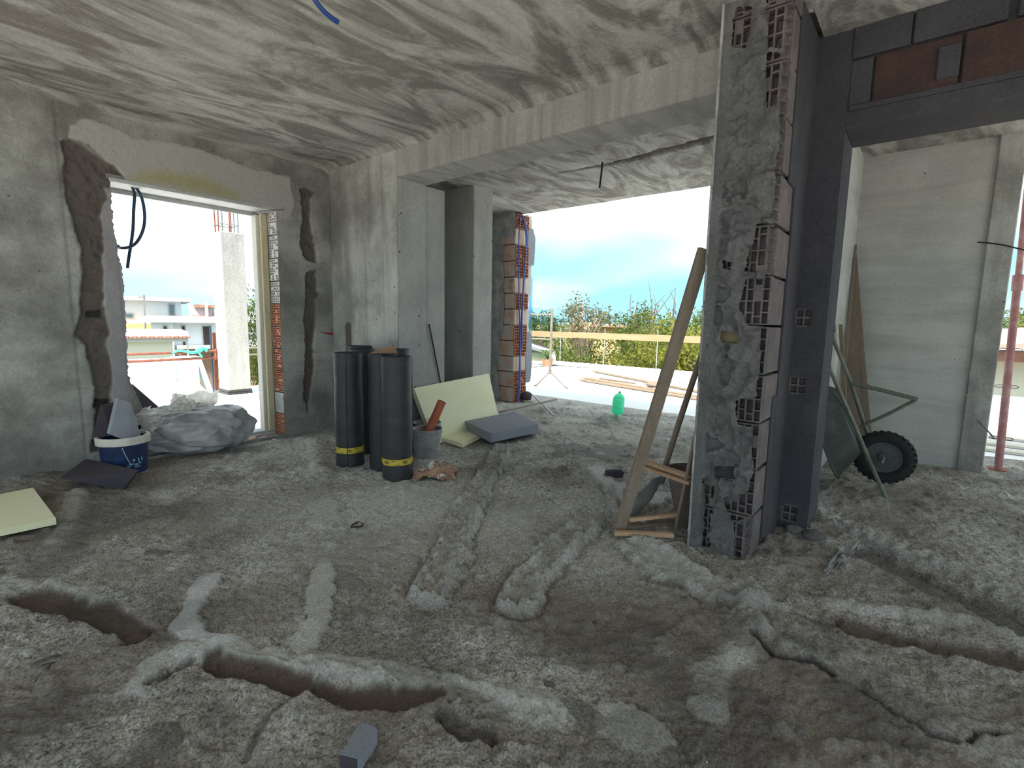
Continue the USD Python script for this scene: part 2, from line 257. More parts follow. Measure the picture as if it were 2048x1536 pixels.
noisy('trestle_rust', [(0.0, (0.12, 0.07, 0.045)), (0.5, (0.24, 0.21, 0.185)), (1.0, (0.34, 0.32, 0.30))], scale=12, rough=0.7)
plain('steel', (0.30, 0.30, 0.30), 0.45, 0.5, 0.7); plain('galvanised', (0.52, 0.53, 0.53), 0.5, 0.5, 0.3)
noisy('barrow_green', [(0.0, (0.014, 0.018, 0.015)), (0.5, (0.024, 0.032, 0.026)), (1.0, (0.10, 0.115, 0.095))], scale=7, rough=0.55, spec=0.4)
noisy('barrow_tube', [(0.0, (0.05, 0.06, 0.045)), (0.5, (0.11, 0.12, 0.09)), (1.0, (0.28, 0.28, 0.22))], scale=9, rough=0.45, spec=0.5)
plain('tyre', (0.018, 0.018, 0.018), 0.85, bump=0.004, bscale=50)
noisy('wheel_hub', [(0.0, (0.05, 0.06, 0.06)), (1.0, (0.11, 0.12, 0.12))], scale=8)
plain('red_plastic', (0.36, 0.02, 0.025), 0.5); plain('yellow_box', (0.19, 0.155, 0.085), 0.7)
noisy('cardboard', [(0.0, (0.26, 0.15, 0.09)), (1.0, (0.36, 0.22, 0.14))], scale=6)
noisy('paper_sack', [(0.0, (0.30, 0.17, 0.10)), (0.46, (0.40, 0.25, 0.165)), (0.54, (0.22, 0.10, 0.07)), (0.60, (0.60, 0.58, 0.53)), (0.74, (0.66, 0.65, 0.62)), (0.80, (0.10, 0.20, 0.26)), (1.0, (0.08, 0.15, 0.2))], scale=7, fine=0.15, rough=0.8)
plain('house_white', (0.66, 0.71, 0.77), 0.8, var=0.03); plain('house_cream', (0.78, 0.77, 0.70), 0.8, var=0.03); plain('house_orange', (0.66, 0.42, 0.22), 0.8, var=0.08)
plain('house_dark', (0.04, 0.035, 0.035), 0.7); plain('house_glass', (0.10, 0.17, 0.22), 0.2, 0.6); plain('house_brown', (0.30, 0.20, 0.15), 0.8, var=0.2); plain('house_grey', (0.45, 0.45, 0.46), 0.8)
plain('roof_tile', (0.40, 0.20, 0.16), 0.8, var=0.25, scale=3); plain('roof_pink', (0.55, 0.30, 0.26), 0.8, var=0.1)
plain('green_cloth', (0.10, 0.52, 0.42), 0.6, bump=0.01); plain('parapet_cyan', (0.70, 0.80, 0.82), 0.6, var=0.03)
noisy('ground', [(0.0, (0.08, 0.10, 0.05)), (1.0, (0.20, 0.20, 0.13))], scale=0.3); noisy('hill', [(0.0, (0.08, 0.20, 0.36)), (1.0, (0.12, 0.26, 0.42))], scale=0.02, fine=0.05)
plain('bark', (0.16, 0.115, 0.085), 0.9, var=0.3); plain('pale_bark', (0.42, 0.33, 0.26), 0.9, var=0.25)
plain('gable_green', (0.60, 0.64, 0.46), 0.8, var=0.04); plain('terracotta', (0.36, 0.17, 0.10), 0.8)
def leafy(name, cols, scale):
    mat(name, {'g': ('geometry', {}), 'n': ('noise_texture', {'scale': scale, 'detail': 4.0}), 'r': ('rgb_ramp', {'ramp': cols}), 'ri': ('rgb_ramp', {'ramp': [(0, (0.55,) * 3), (1, (1.35,) * 3)]}),
               'm': ('mix', {'mix_type': 'multiply', 'fac': 1.0}), 'd': ('principled_bsdf', {'roughness': 0.6, 'specular_ior_level': 0.3}), 't': ('translucent_bsdf', {}), 'mx': ('mix_closure', {'fac': 0.4})},
        [('g.position', 'n.vector'), ('n.fac', 'r.fac'), ('g.random_per_island', 'ri.fac'), ('r.color', 'm.color1'), ('ri.color', 'm.color2'), ('m.color', 'd.base_color'), ('m.color', 't.color'), ('d.BSDF', 'mx.closure1'), ('t.BSDF', 'mx.closure2')], 'mx.closure')
leafy('leaf_yellow', [(0.3, (0.16, 0.20, 0.03)), (0.5, (0.32, 0.36, 0.06)), (0.7, (0.46, 0.46, 0.09))], 1.2)
leafy('leaf_green', [(0.3, (0.08, 0.125, 0.025)), (0.5, (0.17, 0.23, 0.05)), (0.7, (0.30, 0.35, 0.10))], 1.0)
leafy('leaf_palm', [(0.3, (0.05, 0.13, 0.04)), (0.7, (0.15, 0.26, 0.08))], 1.0)
leafy('leaf_grey', [(0.3, (0.22, 0.25, 0.14)), (0.7, (0.36, 0.37, 0.22))], 1.0)
mat('sack_plastic', {'g': ('geometry', {}), 'n': ('noise_texture', {'scale': 6.0, 'detail': 6.0}), 'r': ('rgb_ramp', {'ramp': [(0.35, (0.24, 0.24, 0.26)), (0.62, (0.52, 0.52, 0.53))]}), 'mv': ('mapping', {'scale': (1.0, 1.0, 2.2), 'rotation': (0.5, 0.4, 0.3)}), 'nb': ('noise_texture', {'type': 'ridged_multifractal', 'scale': 4.5, 'detail': 4.0, 'roughness': 0.5, 'distortion': 0.6}),
    'b': ('bump', {'strength': 0.8, 'distance': 0.03}), 'p': ('principled_bsdf', {'roughness': 0.25, 'specular_ior_level': 0.7}), 't': ('translucent_bsdf', {'color': (0.5, 0.5, 0.5)}), 'mx': ('mix_closure', {'fac': 0.30})},
    [('g.position', 'n.vector'), ('g.position', 'mv.vector'), ('mv.vector', 'nb.vector'), ('n.fac', 'r.fac'), ('r.color', 'p.base_color'), ('nb.fac', 'b.height'), ('b.normal', 'p.normal'), ('p.BSDF', 'mx.closure1'), ('t.BSDF', 'mx.closure2')], 'mx.closure')
mat('sack_clear', {'g': ('geometry', {}), 'nb': ('noise_texture', {'type': 'ridged_multifractal', 'scale': 7.0, 'detail': 4.0, 'distortion': 0.8}), 'b': ('bump', {'strength': 0.8, 'distance': 0.02}), 'p': ('principled_bsdf', {'base_color': (0.66, 0.64, 0.60), 'roughness': 0.3, 'specular_ior_level': 0.6}), 't': ('translucent_bsdf', {'color': (0.75, 0.72, 0.67)}), 'mx': ('mix_closure', {'fac': 0.5})},
    [('g.position', 'nb.vector'), ('nb.fac', 'b.height'), ('b.normal', 'p.normal'), ('p.BSDF', 'mx.closure1'), ('t.BSDF', 'mx.closure2')], 'mx.closure')
mat('bottle_green', {'p': ('principled_bsdf', {'base_color': (0.10, 0.80, 0.50), 'roughness': 0.15, 'specular_ior_level': 0.6}), 't': ('transparent_bsdf', {'color': (0.45, 0.95, 0.75)}), 'tl': ('translucent_bsdf', {'color': (0.10, 0.75, 0.48)}), 'm': ('mix_closure', {'fac': 0.5}), 'm2': ('mix_closure', {'fac': 0.30})},
    [('p.BSDF', 'm.closure1'), ('tl.BSDF', 'm.closure2'), ('m.closure', 'm2.closure1'), ('t.BSDF', 'm2.closure2')], 'm2.closure')
mat('film_blue', {'p': ('principled_bsdf', {'base_color': (0.05, 0.42, 0.80), 'roughness': 0.2}), 't': ('transparent_bsdf', {'color': (0.55, 0.82, 1.0)}), 'm2': ('mix_closure', {'fac': 0.55})}, [('p.BSDF', 'm2.closure1'), ('t.BSDF', 'm2.closure2')], 'm2.closure')
# ================================================================ the setting
fbm = meshkit.fbm
def N3(a, b, c, s, o=4, seed=0): return fbm(np.stack([a * s, b * s, np.broadcast_to(c, a.shape) * s], -1), o, seed) - 0.5
CEIL = 2.93
# ---- floor: rough ground of mortar and rubble, traced ridges, gullies and pads
FEAT = [  # kind, half width, height, colour mask, strength, polyline (ground plane)
 ('pad', .055, .012, 'white', .9, [(0.862,2.594),(0.737,2.41),(0.643,2.268),(0.674,2.089),(0.711,2.008)]),
 ('trench', .065, .035, 'brown', 1, [(0.266,3.067),(0.357,2.877),(0.44,2.71),(0.486,2.528),(0.523,2.356)]),
 ('ridge', .04, .018, 'pale', .6, [(0.285,3.203),(0.441,2.905),(0.476,2.709),(0.542,2.374)]),
 ('pad', .07, .014, 'pale', .7, [(0.441,2.01),(0.499,2.089),(0.579,2.067),(0.675,1.991)]),
 ('ridge', .06, .026, 'pale', .75, [(0.588,2.092),(0.682,2.009),(0.824,1.719),(0.947,1.515),(1.037,1.354),(1.138,1.139),(1.194,0.996),(1.283,0.845)]),
 ('ridge', .022, .016, 'pale', .9, [(0.669,1.972),(0.815,1.701),(0.934,1.664),(1.075,1.403),(1.158,1.16),(1.206,1.007),(1.29,0.85)]),
 ('trench', .05, .036, 'brown', 1, [(0.647,1.946),(0.731,1.757),(0.782,1.636),(0.882,1.416),(0.955,1.303),(1.064,1.183)]),
 ('trench', .02, .02, 'dark', .7, [(0.454,1.98),(0.525,2.017),(0.587,2.007)]),
 ('ridge', .06, .03, 'pale', .35, [(0.743,4.644),(0.542,3.818),(0.384,3.529),(0.249,3.294),(0.094,3.062)]),
 ('pad', .06, .010, 'pale', .75, [(1.291,2.293),(1.186,2.112),(1.044,1.919),(0.929,1.793)]),
 ('pad', .10, .022, 'pale', .45, [(1.786,3.118),(1.612,2.821)]), ('ridge', .09, .05, 'pale', .3, [(2.654,4.812),(2.438,4.382),(2.042,3.615)]),
 ('trench', .014, .010, 'dark', .5, [(0.856,1.573),(0.773,1.576),(0.666,1.547),(0.544,1.426)]), ('ridge', .05, .02, 'pale', .2, [(0.896,1.565),(0.793,1.535),(0.679,1.499),(0.562,1.381)]),
 ('band', .085, .056, 'pale', .42, [(3.761,3.195),(3.012,2.713),(2.42,2.331),(2.073,2.1),(1.781,1.869),(1.481,1.675)]),
 ('band', .085, .056, 'pale', .45, [(3.317,1.652),(2.857,1.591),(2.5,1.534),(2.027,1.425),(1.675,1.333)]),
 ('pad', .09, .03, 'white', .7, [(3.757,2.111),(3.356,1.672),(3.202,1.464)]), ('pad', .10, .02, 'white', .5, [(3.256,1.49),(3.5,1.371)]),
 ('ridge', .08, .03, 'brown', .5, [(1.058,1.2),(1.056,1.065),(1.06,0.958)]), ('trench', .03, .03, 'dark', .6, [(1.016,1.106),(1.015,0.991),(1.051,0.929)]), ('pad', .09, .006, 'pale', .5, [(1.381,0.647),(1.383,0.569)]),
 ('band', .12, .034, 'pale', .5, [(2.626,1.129),(2.469,0.89),(2.443,0.717),(2.437,0.554)]), ('trough', .05, .012, 'white', .6, [(2.635,1.072),(2.52,0.856),(2.469,0.761)]),
 ('ridge', .08, .045, 'pale', .3, [(2.446,0.556),(2.287,0.483),(2.015,0.438)]), ('ridge', .05, .015, 'pale', .5, [(1.964,0.452),(1.814,0.511),(1.648,0.436)]), ('pad', .06, .015, 'pale', .5, [(1.622,0.462),(1.622,0.429)]),
 ('ridge', .10, .075, 'pale', .3, [(3.871,0.422),(3.681,0.142),(3.554,-0.088),(3.424,-0.322),(3.236,-0.503)]), ('trench', .10, .04, 'dark', .5, [(3.453,0.147),(3.249,-0.091),(3.118,-0.304),(2.972,-0.473)]),
 ('ridge', .05, .03, 'pale', .5, [(2.653,0.223),(2.771,-0.028),(2.916,-0.305),(2.865,-0.46)]), ('trench', .07, .045, 'brown', .9, [(2.537,0.132),(2.549,-0.035),(2.641,-0.278),(2.709,-0.457)]),
 ('trench', .018, .03, 'dark', .9, [(2.153,0.433),(2.091,0.341),(2.144,0.218),(2.111,0.154)]),
 ('ridge', .10, .035, 'pale', .2, [(2.515,0.504),(2.286,0.205),(2.17,0.036),(2.085,-0.102),(2.034,-0.197),(2.128,-0.377)]), ('trench', .015, .02, 'dark', .7, [(2.091,0.059),(2.027,-0.044),(1.999,-0.123),(1.998,-0.196)]),
 ('trench', .012, .02, 'dark', .8, [(2.011,-0.226),(2.077,-0.253),(2.119,-0.309)]), ('ridge', .06, .04, 'pale', .2, [(3.489,0.557),(3.473,0.429),(3.453,0.347)]),
 ('trench', .02, .02, 'brown', .6, [(2.445,0.329),(2.468,0.217),(2.507,0.129)]), ('ridge', .05, .025, 'pale', .3, [(2.28,0.519),(2.184,0.338),(2.172,0.212)]), ('ridge', .12, .045, 'brown', .1, [(3.673,1.029),(2.95,0.492),(3.205,0.29)]),
 ('ridge', .10, .03, 'pale', .2, [(2.041,4.884),(2.368,4.961),(2.681,4.942)]), ('ridge', .20, .07, 'pale', .0, [(5.689,4.768),(5.924,3.682),(6.024,2.614),(5.853,1.977)]), ('ridge', .03, .02, 'white', .4, [(5.761,3.741),(5.821,3.379),(6.024,2.614)]),
 ('pad', .028, .003, 'dark', .6, [(0.77,3.153),(0.828,3.07)]), ('pad', .02, .003, 'dark', .7, [(0.224,2.428),(0.272,2.424)]), ('pad', .06, .002, 'dark', .35, [(1.296,2.099),(1.292,1.965)]), ('ridge', .04, .02, 'pale', .2, [(0.316,1.749),(0.375,1.735)]),
 ('pad', .06, .002, 'dark', .5, [(0.401,1.734),(0.368,1.661)]), ('pad', .05, .002, 'dark', .5, [(1.318,0.721),(1.34,0.792)]),
 ('ridge', .25, .05, 'pale', .0, [(0.352,4.847),(0.606,5.218)]), ('ridge', .15, .06, 'brown', .2, [(4.455,0.479),(4.39,0.31)]),
]
def floor_fields(x, y):
    z = np.zeros_like(x)
    H = 0.022 * N3(x, y, z, 1.3, 3, 3) + 0.012 * N3(x, y, z, 5, 3, 5) + 0.010 * N3(x, y, z, 15, 3, 7)
    rough = 0.008 * (N3(x, y, z, 36, 3, 11)) + 0.011 * N3(x, y, z, 90, 2, 12) - 0.007 * np.abs(N3(x, y, z, 48, 2, 16)); an = 0.016 * N3((.63 * x - .77 * y) * .28, .77 * x + .63 * y, z, 34, 3, 14) - 0.012 * np.abs(N3((.63 * x - .77 * y) * .3, .77 * x + .63 * y, z, 22, 3, 15))
    lump = np.maximum(N3(x, y, z, 13, 3, 13) - 0.14, 0) * 0.12
    scrape = np.abs(N3(x * 0.6 + 0.4 * y, y, z, 16, 3, 17)) * -0.030
    m = {k: np.zeros_like(x) for k in ('pale', 'white', 'brown', 'dark', 'zone_brown')}
    # broad tones of the ground: sandy middle, darker brown left and near the camera
    calm = np.zeros_like(x)
    wob = N3(x, y, z, 9, 4, 23); wob2 = N3(x, y, z, 28, 3, 29)
    for kind, w, h, colr, cs, pl in FEAT:
        d, sd, u, k = line_dist(x, y, pl, w * 3 + .1)
        if len(k) == 0: continue
        dd = d[k] + wob[k] * w * 1.1 + wob2[k] * w * 0.5; q = dd / w
        if kind == 'ridge': p = (0.45 * smooth01((1.1 - q) / .5) + .55 * np.exp(-np.maximum(q, 0) ** 2 * 1.2)) * .68 * h * (1 + 1.1 * wob[k] + 1.0 * wob2[k]); mk = smooth01(1.5 - q)
        elif kind == 'trough': p = h * (np.exp(-((q - 1.0) / .38) ** 2) * (1 + 1.4 * wob[k]) - 0.45 * np.exp(-(q / .55) ** 2)); mk = smooth01(1.8 - q)
        elif kind == 'band': p = h * (smooth01((1.0 - q) / .25) * (.70 + .5 * wob2[k] + .4 * wob[k]) + .5 * np.exp(-((q - .85) / .22) ** 2) * (1 + 1.5 * wob2[k]) - .30 * np.exp(-(q / .5) ** 2)) - .014 * np.exp(-((q - 1.3) / .16) ** 2); mk = smooth01((1.15 - q) / .2)
        elif kind == 'trench': p = -h * smooth01((1.15 - q) / .45); mk = smooth01((1.15 - q) / .35)
        else: p = h * smooth01((1.0 - q) / .22); mk = smooth01((1.0 - q) / .16); calm[k] = np.maximum(calm[k], 0.75 * mk)
        H[k] += p; m[colr][k] = np.maximum(m[colr][k], mk * cs)
        if kind == 'trench': calm[k] = np.maximum(calm[k], .5 * mk)
    H += (rough + lump + scrape + an) * (1 - calm)
    blot = N3(x, y, z, 1.7, 4, 31); sand = np.exp(-(((x - 2.0) / 1.0) ** 2 + ((y - 2.4) / 1.1) ** 2))
    m['pale'] = np.maximum(m['pale'], 0.40 * smooth01(sand * 1.2 + 1.4 * blot - .1) + 0.35 * smooth01((x - 3.6) / 1.5) * smooth01((y - 1) / 1))
    m['dark'] = np.maximum(m['dark'], 0.38 * smooth01((N3(x, y, z, 2.6, 4, 37) - 0.06) * 9) * (1 - smooth01(sand * 1.5)))
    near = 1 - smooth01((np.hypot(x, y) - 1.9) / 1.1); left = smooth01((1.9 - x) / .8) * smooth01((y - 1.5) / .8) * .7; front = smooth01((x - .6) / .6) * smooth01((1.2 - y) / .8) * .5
    m['zone_brown'] = np.clip(np.maximum.reduce([near * .95, left, front]) * (0.62 + 2.6 * N3(x, y, z, 2.2, 4, 43)), 0, .95) * (1 - np.maximum.reduce([m['pale'] * 1.2, m['white']]).clip(0, 1))
    return H, m
def floor_h(x, y):
    return float(floor_fields(np.array([float(x)]), np.array([float(y)]))[0][0])
rr = np.r_[np.geomspace(0.12, 0.9, 14)[:-1], np.geomspace(0.9, 9.2, 600)]
heading = math.radians(39.2)
th = np.r_[np.linspace(-54, 54, 560), np.linspace(54, 306, 90)[1:-1]]; th = np.radians(th) + heading
TH, RR = np.meshgrid(np.r_[th, th[0] + 2 * math.pi], rr, indexing='ij')
fx, fy = (RR * np.cos(TH)).ravel(), (RR * np.sin(TH)).ravel()
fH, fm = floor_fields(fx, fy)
out = np.maximum.reduce([fx - 7.02 - 0.10 * N3(fx, fy, fx * 0, 3, 3, 41), np.where(fx < 2.95, fy - 5.60, fy - 5.35), -2.95 - fx, -3.25 - fy])
fH = fH * smooth01(-out / 0.35 + 0.15) + 0.012 * smooth01(-out / .1 + .5)
ff = grid_faces(len(th) + 1, len(rr)); c = out[ff].max(1) < 0.03; ff = ff[c]
ff = np.vstack([ff[:, [0, 3, 2]], ff[:, [0, 2, 1]]])
used, inv = np.unique(ff, return_inverse=True)
FLO = thing('floor', 'rough grey mortar and rubble floor with ridges over buried conduits', kind='structure')
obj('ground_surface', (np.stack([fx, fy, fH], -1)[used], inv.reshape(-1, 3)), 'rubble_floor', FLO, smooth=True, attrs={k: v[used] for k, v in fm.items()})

# ---- wall on the left with the doorway
L = 1.235; R_ = 2.57; HEAD = 2.385
ux = np.r_[np.linspace(-0.4, 1.10, 126), np.linspace(1.10, 1.235, 36)[1:], np.linspace(1.235, 1.40, 30)[1:], np.linspace(1.40, 2.57, 99)[1:], np.linspace(2.57, 3.175, 52)[1:]]; vz = np.r_[np.linspace(-0.1, 2.385, 208), np.linspace(2.385, 2.93, 46)[1:]]
X, Z = [a.ravel() for a in np.meshgrid(ux, vz, indexing='ij')]; zero = np.zeros_like(X)
I_ = X.copy()
edge = L - 0.03 * smooth01((Z - 1.6) / .5) + 0.035 * N3(zero, Z, zero, 9, 4, 67) + 0.02 * N3(zero, Z, zero, 40, 2, 69) + .06 * smooth01((.75 - Z) / .3)
X = X + (edge - L) * smooth01((X - .85) / (L - .85)) * (X <= L + 1e-6) + (edge - L) * np.clip((1.40 - X) / (1.40 - L), 0, 1) * (X > L + 1e-6)
def proj2(pl): return [(p[0], p[2]) for p in pl]
BR = proj2([(0.917,5.25,2.598),(0.984,5.25,2.627),(1.048,5.25,2.608),(1.107,5.25,2.567),(1.167,5.25,2.529),(1.236,5.25,2.491),(1.286,5.25,2.444),(1.311,5.25,2.406),(1.255,5.25,2.331),(1.168,5.25,2.305),(1.183,5.25,2.233),(1.15,5.25,2.168),(1.122,5.25,2.085),(1.127,5.25,1.929),(1.118,5.25,1.649),(1.105,5.25,1.405),(1.111,5.25,1.242),(1.122,5.25,1.155),(1.09,5.25,1.031),(1.115,5.25,0.901),(1.116,5.25,0.711),(1.093,5.25,0.573),(0.991,5.25,0.138),(0.926,5.25,0.151),(0.971,5.25,0.334),(0.991,5.25,0.584),(0.999,5.25,0.696),(0.976,5.25,0.838),(0.958,5.25,1.035),(0.898,5.25,1.116),(0.944,5.25,1.284),(0.977,5.25,1.625),(0.982,5.25,1.824),(0.951,5.25,1.992),(0.915,5.25,2.204),(0.925,5.25,2.494)])
LI = proj2([(1.13,5.25,2.204),(1.256,5.25,2.339),(1.233,5.25,0.601),(1.214,5.25,0.295),(1.041,5.25,0.15),(1.093,5.25,0.573),(1.105,5.25,1.405),(1.111,5.25,1.926)])
PA = proj2([(0.974,5.25,2.734),(1.061,5.25,2.794),(1.142,5.25,2.811),(1.234,5.25,2.8),(1.318,5.25,2.782),(1.387,5.25,2.75),(1.504,5.25,2.77),(1.659,5.25,2.78),(1.887,5.25,2.785),(2.072,5.25,2.77),(2.385,5.25,2.722),(2.731,5.25,2.747),(2.756,5.25,2.425),(2.676,5.25,2.295),(2.618,5.25,2.296),(2.574,5.25,2.353),(2.529,5.25,2.385),(1.316,5.25,2.383),(1.236,5.25,2.483),(1.168,5.25,2.537),(1.089,5.25,2.626),(1.005,5.25,2.63),(0.967,5.25,2.634)])
YE = proj2([(1.326,5.25,2.385),(1.63,5.25,2.417),(2.205,5.25,2.398),(2.182,5.25,2.477),(1.916,5.25,2.547),(1.599,5.25,2.536),(1.415,5.25,2.481)])
CH = [proj2(q) for q in ([(2.83,5.25,2.637),(2.898,5.25,2.672),(2.999,5.25,2.641),(2.951,5.25,2.559),(2.937,5.25,2.337),(2.99,5.25,2),(2.998,5.25,1.894),(2.871,5.25,1.908),(2.809,5.25,2.058),(2.852,5.25,2.324),(2.848,5.25,2.529)], [(2.872,5.25,1.775),(2.984,5.25,1.811),(2.988,5.25,1.595),(3.023,5.25,1.553),(2.961,5.25,1.484),(2.977,5.25,1.265),(2.92,5.25,0.988),(2.936,5.25,0.735),(2.88,5.25,0.486),(2.835,5.25,0.219),(2.796,5.25,0.438),(2.819,5.25,0.77),(2.839,5.25,0.99),(2.825,5.25,1.263),(2.856,5.25,1.48)])]
wl = {k: zero.copy() for k in ('brown', 'pale', 'lilac', 'yellow', 'dark')}
wl['brown'] = poly_mask(X, Z, BR, .012, .022, 16, 1)
for i, q in enumerate(CH): wl['brown'] = np.maximum(wl['brown'], poly_mask(X, Z, q, .012, .018, 24, 3 + i))
wl['lilac'] = poly_mask(X, Z, LI, .02, .02, 14, 7) * (1 - wl['brown']) * .8
wl['pale'] = poly_mask(X, Z, PA, .012, .03, 12, 9) * (1 - wl['brown'])
wl['yellow'] = poly_mask(X, Z, YE, .12, .01, 8, 11) * (1 - wl['brown']) * .8
for q in (proj2([(0.976,5.25,0.594),(1.09,5.25,0.573),(1.085,5.25,0.509),(0.98,5.25,0.514)]), proj2([(0.987,5.25,1.312),(1.08,5.25,1.315),(1.082,5.25,1.258),(0.99,5.25,1.264)])): wl['dark'] = np.maximum(wl['dark'], poly_mask(X, Z, q, .01, .012, 30, 13))
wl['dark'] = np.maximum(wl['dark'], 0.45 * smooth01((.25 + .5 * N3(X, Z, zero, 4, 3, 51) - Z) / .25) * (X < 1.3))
jx = [(0.899,5.25,2.93)][0][0]
joint = np.exp(-(((X - jx) / .008) ** 2)) + 0.5 * np.exp(-(((X - jx - .32) / .006) ** 2)) * (Z < 2.3) + .5 * np.exp(-(((X - 2.78) / .006) ** 2)) * (N3(X * 0, Z, zero, 6, 2, 5) > -.05)
wl['dark'] = np.maximum(wl['dark'], .35 * np.minimum(joint, 1))
rec = 0.028 * wl['brown'] * (1 + 1.2 * N3(X, Z, zero, 22, 3, 61)) + 0.03 * wl['dark'] * (wl['dark'] > .6) + .005 * joint - .005 * wl['pale'] - .006 * wl['lilac']
Y = 5.25 + rec + .016 * N3(X, Z, zero, 2.2, 3, 63) + .006 * N3(X, Z, zero, 18, 3, 65)
f = grid_faces(len(ux), len(vz)); cx_ = I_[f].mean(1); cz_ = Z[f].mean(1)
keep = ~((cx_ > L) & (cx_ < R_) & (cz_ > .03) & (cz_ < HEAD)); f = f[keep]
WLs = thing('wall_left', 'grey concrete wall with a doorway and hacked brown patches', kind='structure')
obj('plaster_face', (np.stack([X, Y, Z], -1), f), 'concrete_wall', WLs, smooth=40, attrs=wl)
obj('masonry_core', [bx(-3, L - .05, 5.36, 5.6, -.2, CEIL + .04, 0), bx(L - .05, 2.62, 5.36, 5.6, HEAD + .03, CEIL + .04, 0), bx(2.62, 3.5, 5.36, 5.6, -.2, CEIL + .04, 0), bx(-3, -.39, 5.25, 5.31, -.2, CEIL + .04, 0),
     bx(2.57, 2.62, 5.46, 5.6, 0, HEAD + .03, 0), bx(-3, 3.5, 5.32, 5.6, -.25, -.03, 0), bx(L - .05, R_, 5.252, 5.31, HEAD + .001, HEAD + .04, 0)], 'concrete_wall', WLs)
lj = [bx(L - .06, L - .04 + .012 * math.sin(k * 2.1), 5.28, 5.58, k * .12, k * .12 + .125, .01) for k in range(20)]
obj('rough_jamb', lj, 'mortar_skin', WLs)
rowsA = [(1, 4), (1, 5), (1, 4), (1, 5), (1, 4), (1, 5), (1, 4), (1, 5)]
zc = 0.02
for k in range(10):
    h = .232; m_ = 'red_clay' if k in (0, 2, 3, 4, 5) else 'dusty_clay'
    if k == 1: m_ = 'mortar_pail'
    pg, t = hollow(.19, h - .012, .03, rowsA, .006, seed=k, dmg=0.12 if m_ == 'red_clay' else 0.25)
    if k == 1: pg = Polygon(pg.exterior)
    w1 = prism(pg, t, np.array([[0, 0, 1], [1, 0, 0], [0, 1, 0]], float), (2.57 + .004 * math.sin(k * 3.3), 5.262, zc))
    obj('brick', [w1, bx(2.602, 2.64, 5.262, 5.452, zc, zc + h - .012, 0)], m_, WLs, label='pale mortar-filled hollow brick' if k == 1 else None); zc += h + .004
obj('lintel_profile', [bx(1.20, 2.62, 5.244, 5.262, HEAD - .018, HEAD + .012, .003), bx(1.20, 2.60, 5.26, 5.60, HEAD - .006, HEAD + .004, .002), bx(1.20, 2.60, 5.585, 5.60, HEAD - .045, HEAD + .004, .003)], 'galvanised', WLs, label='galvanised steel lintel profile')
obj('lintel_bracket', [bar((2.50, 5.25, HEAD - .02), (2.64, 5.235, HEAD + .005), .02, .012), bar((2.46, 5.45, HEAD - .03), (2.62, 5.25, HEAD - .005), .015, .02)], 'steel', WLs)
F1 = thing('door_frame', 'weathered pale timber frame post standing in the right side of the doorway', 'door frame', (2.5, 5.5, 0.05))
obj('outer_board', bx(2.465, 2.545, 5.50, 5.60, .05, HEAD - .04, .006), 'white_wood', F1); obj('inner_board', bx(2.50, 2.568, 5.462, 5.498, .05, HEAD - .02, .005), 'yellow_wood', F1, label='yellowed inner board')
obj('door_sill', [bx(1.3, 2.57, 5.47, 5.62, -.02, .055, .006), bx(1.3, 2.565, 5.44, 5.47, -.02, .03, .004)], 'house_grey', kind='structure')

# ---- back wall stub, beam, pillar, brick end of the outer wall
uy = np.linspace(4.07, 5.25, 84); vz = np.linspace(-.1, 2.93, 212); Yb, Zb = [a.ravel() for a in np.meshgrid(uy, vz, indexing='ij')]; z0 = np.zeros_like(Yb)
wb = {'brown': np.zeros_like(Yb), 'dark': np.zeros_like(Yb)}
wb['brown'] = poly_mask(Yb, Zb, [(p[1], p[2]) for p in [(3.175,5.031,1.214),(3.175,4.98,1.254),(3.175,4.903,1.228),(3.175,4.905,0.919),(3.175,4.923,0.717),(3.175,5.032,0.709)]], .012, .006, 20, 71)
vj = np.exp(-((Yb - 4.52) / .006) ** 2) * (N3(Yb, Zb, z0, 8, 3, 73) > -.08) + .6 * np.exp(-((Yb - 4.30) / .012) ** 2)
wb['dark'] = .30 * np.minimum(vj, 1)
Xb = 3.175 + .02 * wb['brown'] + .004 * vj + .010 * N3(Yb, Zb, z0, 2.5, 3, 75) + .004 * N3(Yb, Zb, z0, 20, 3, 77)
WB = thing('wall_back', 'board-marked grey concrete wall in the corner behind the black rolls', kind='structure')
fb = grid_faces(len(uy), len(vz)); obj('plaster_face', (np.stack([Xb, Yb, Zb], -1), fb[:, ::-1]), 'concrete_back', WB, smooth=40, attrs=wb)
obj('concrete_core', [bx(3.20, 3.545, 4.075, 5.6, -.2, 2.97, .006), bx(3.178, 3.25, 4.071, 4.13, -.2, 2.655, .008)], 'concrete_pillar', WB)
obj('recess_wall', [bx(3.54, 4.62, 4.99, 5.3, -.2, 2.95, 0), bx(3.54, 3.835, 4.10, 5.0, -.2, 2.655, .006)], 'concrete_pillar', WB)
obj('pillar', bx(4.615, 4.975, 4.42, 5.0, -.2, 2.95, .012), 'concrete_pillar', kind='structure', label='square grey concrete pillar behind the yellow panel')
uy2 = np.linspace(.66, 4.07, 130); nz = 12; prof = np.r_[[(3.175, z) for z in np.linspace(2.95, 2.656, nz)], [(3.18, 2.651)], [(x, 2.65) for x in np.linspace(3.186, 3.545, 14)], [(3.545, z) for z in np.linspace(2.655, 2.95, 6)]]
Yg, Kg = np.meshgrid(uy2, np.arange(len(prof)), indexing='ij'); Xg, Zg = prof[Kg.ravel(), 0], prof[Kg.ravel(), 1]; Yg = Yg.ravel(); wv = N3(Xg, Yg, Zg, 3, 3, 81)
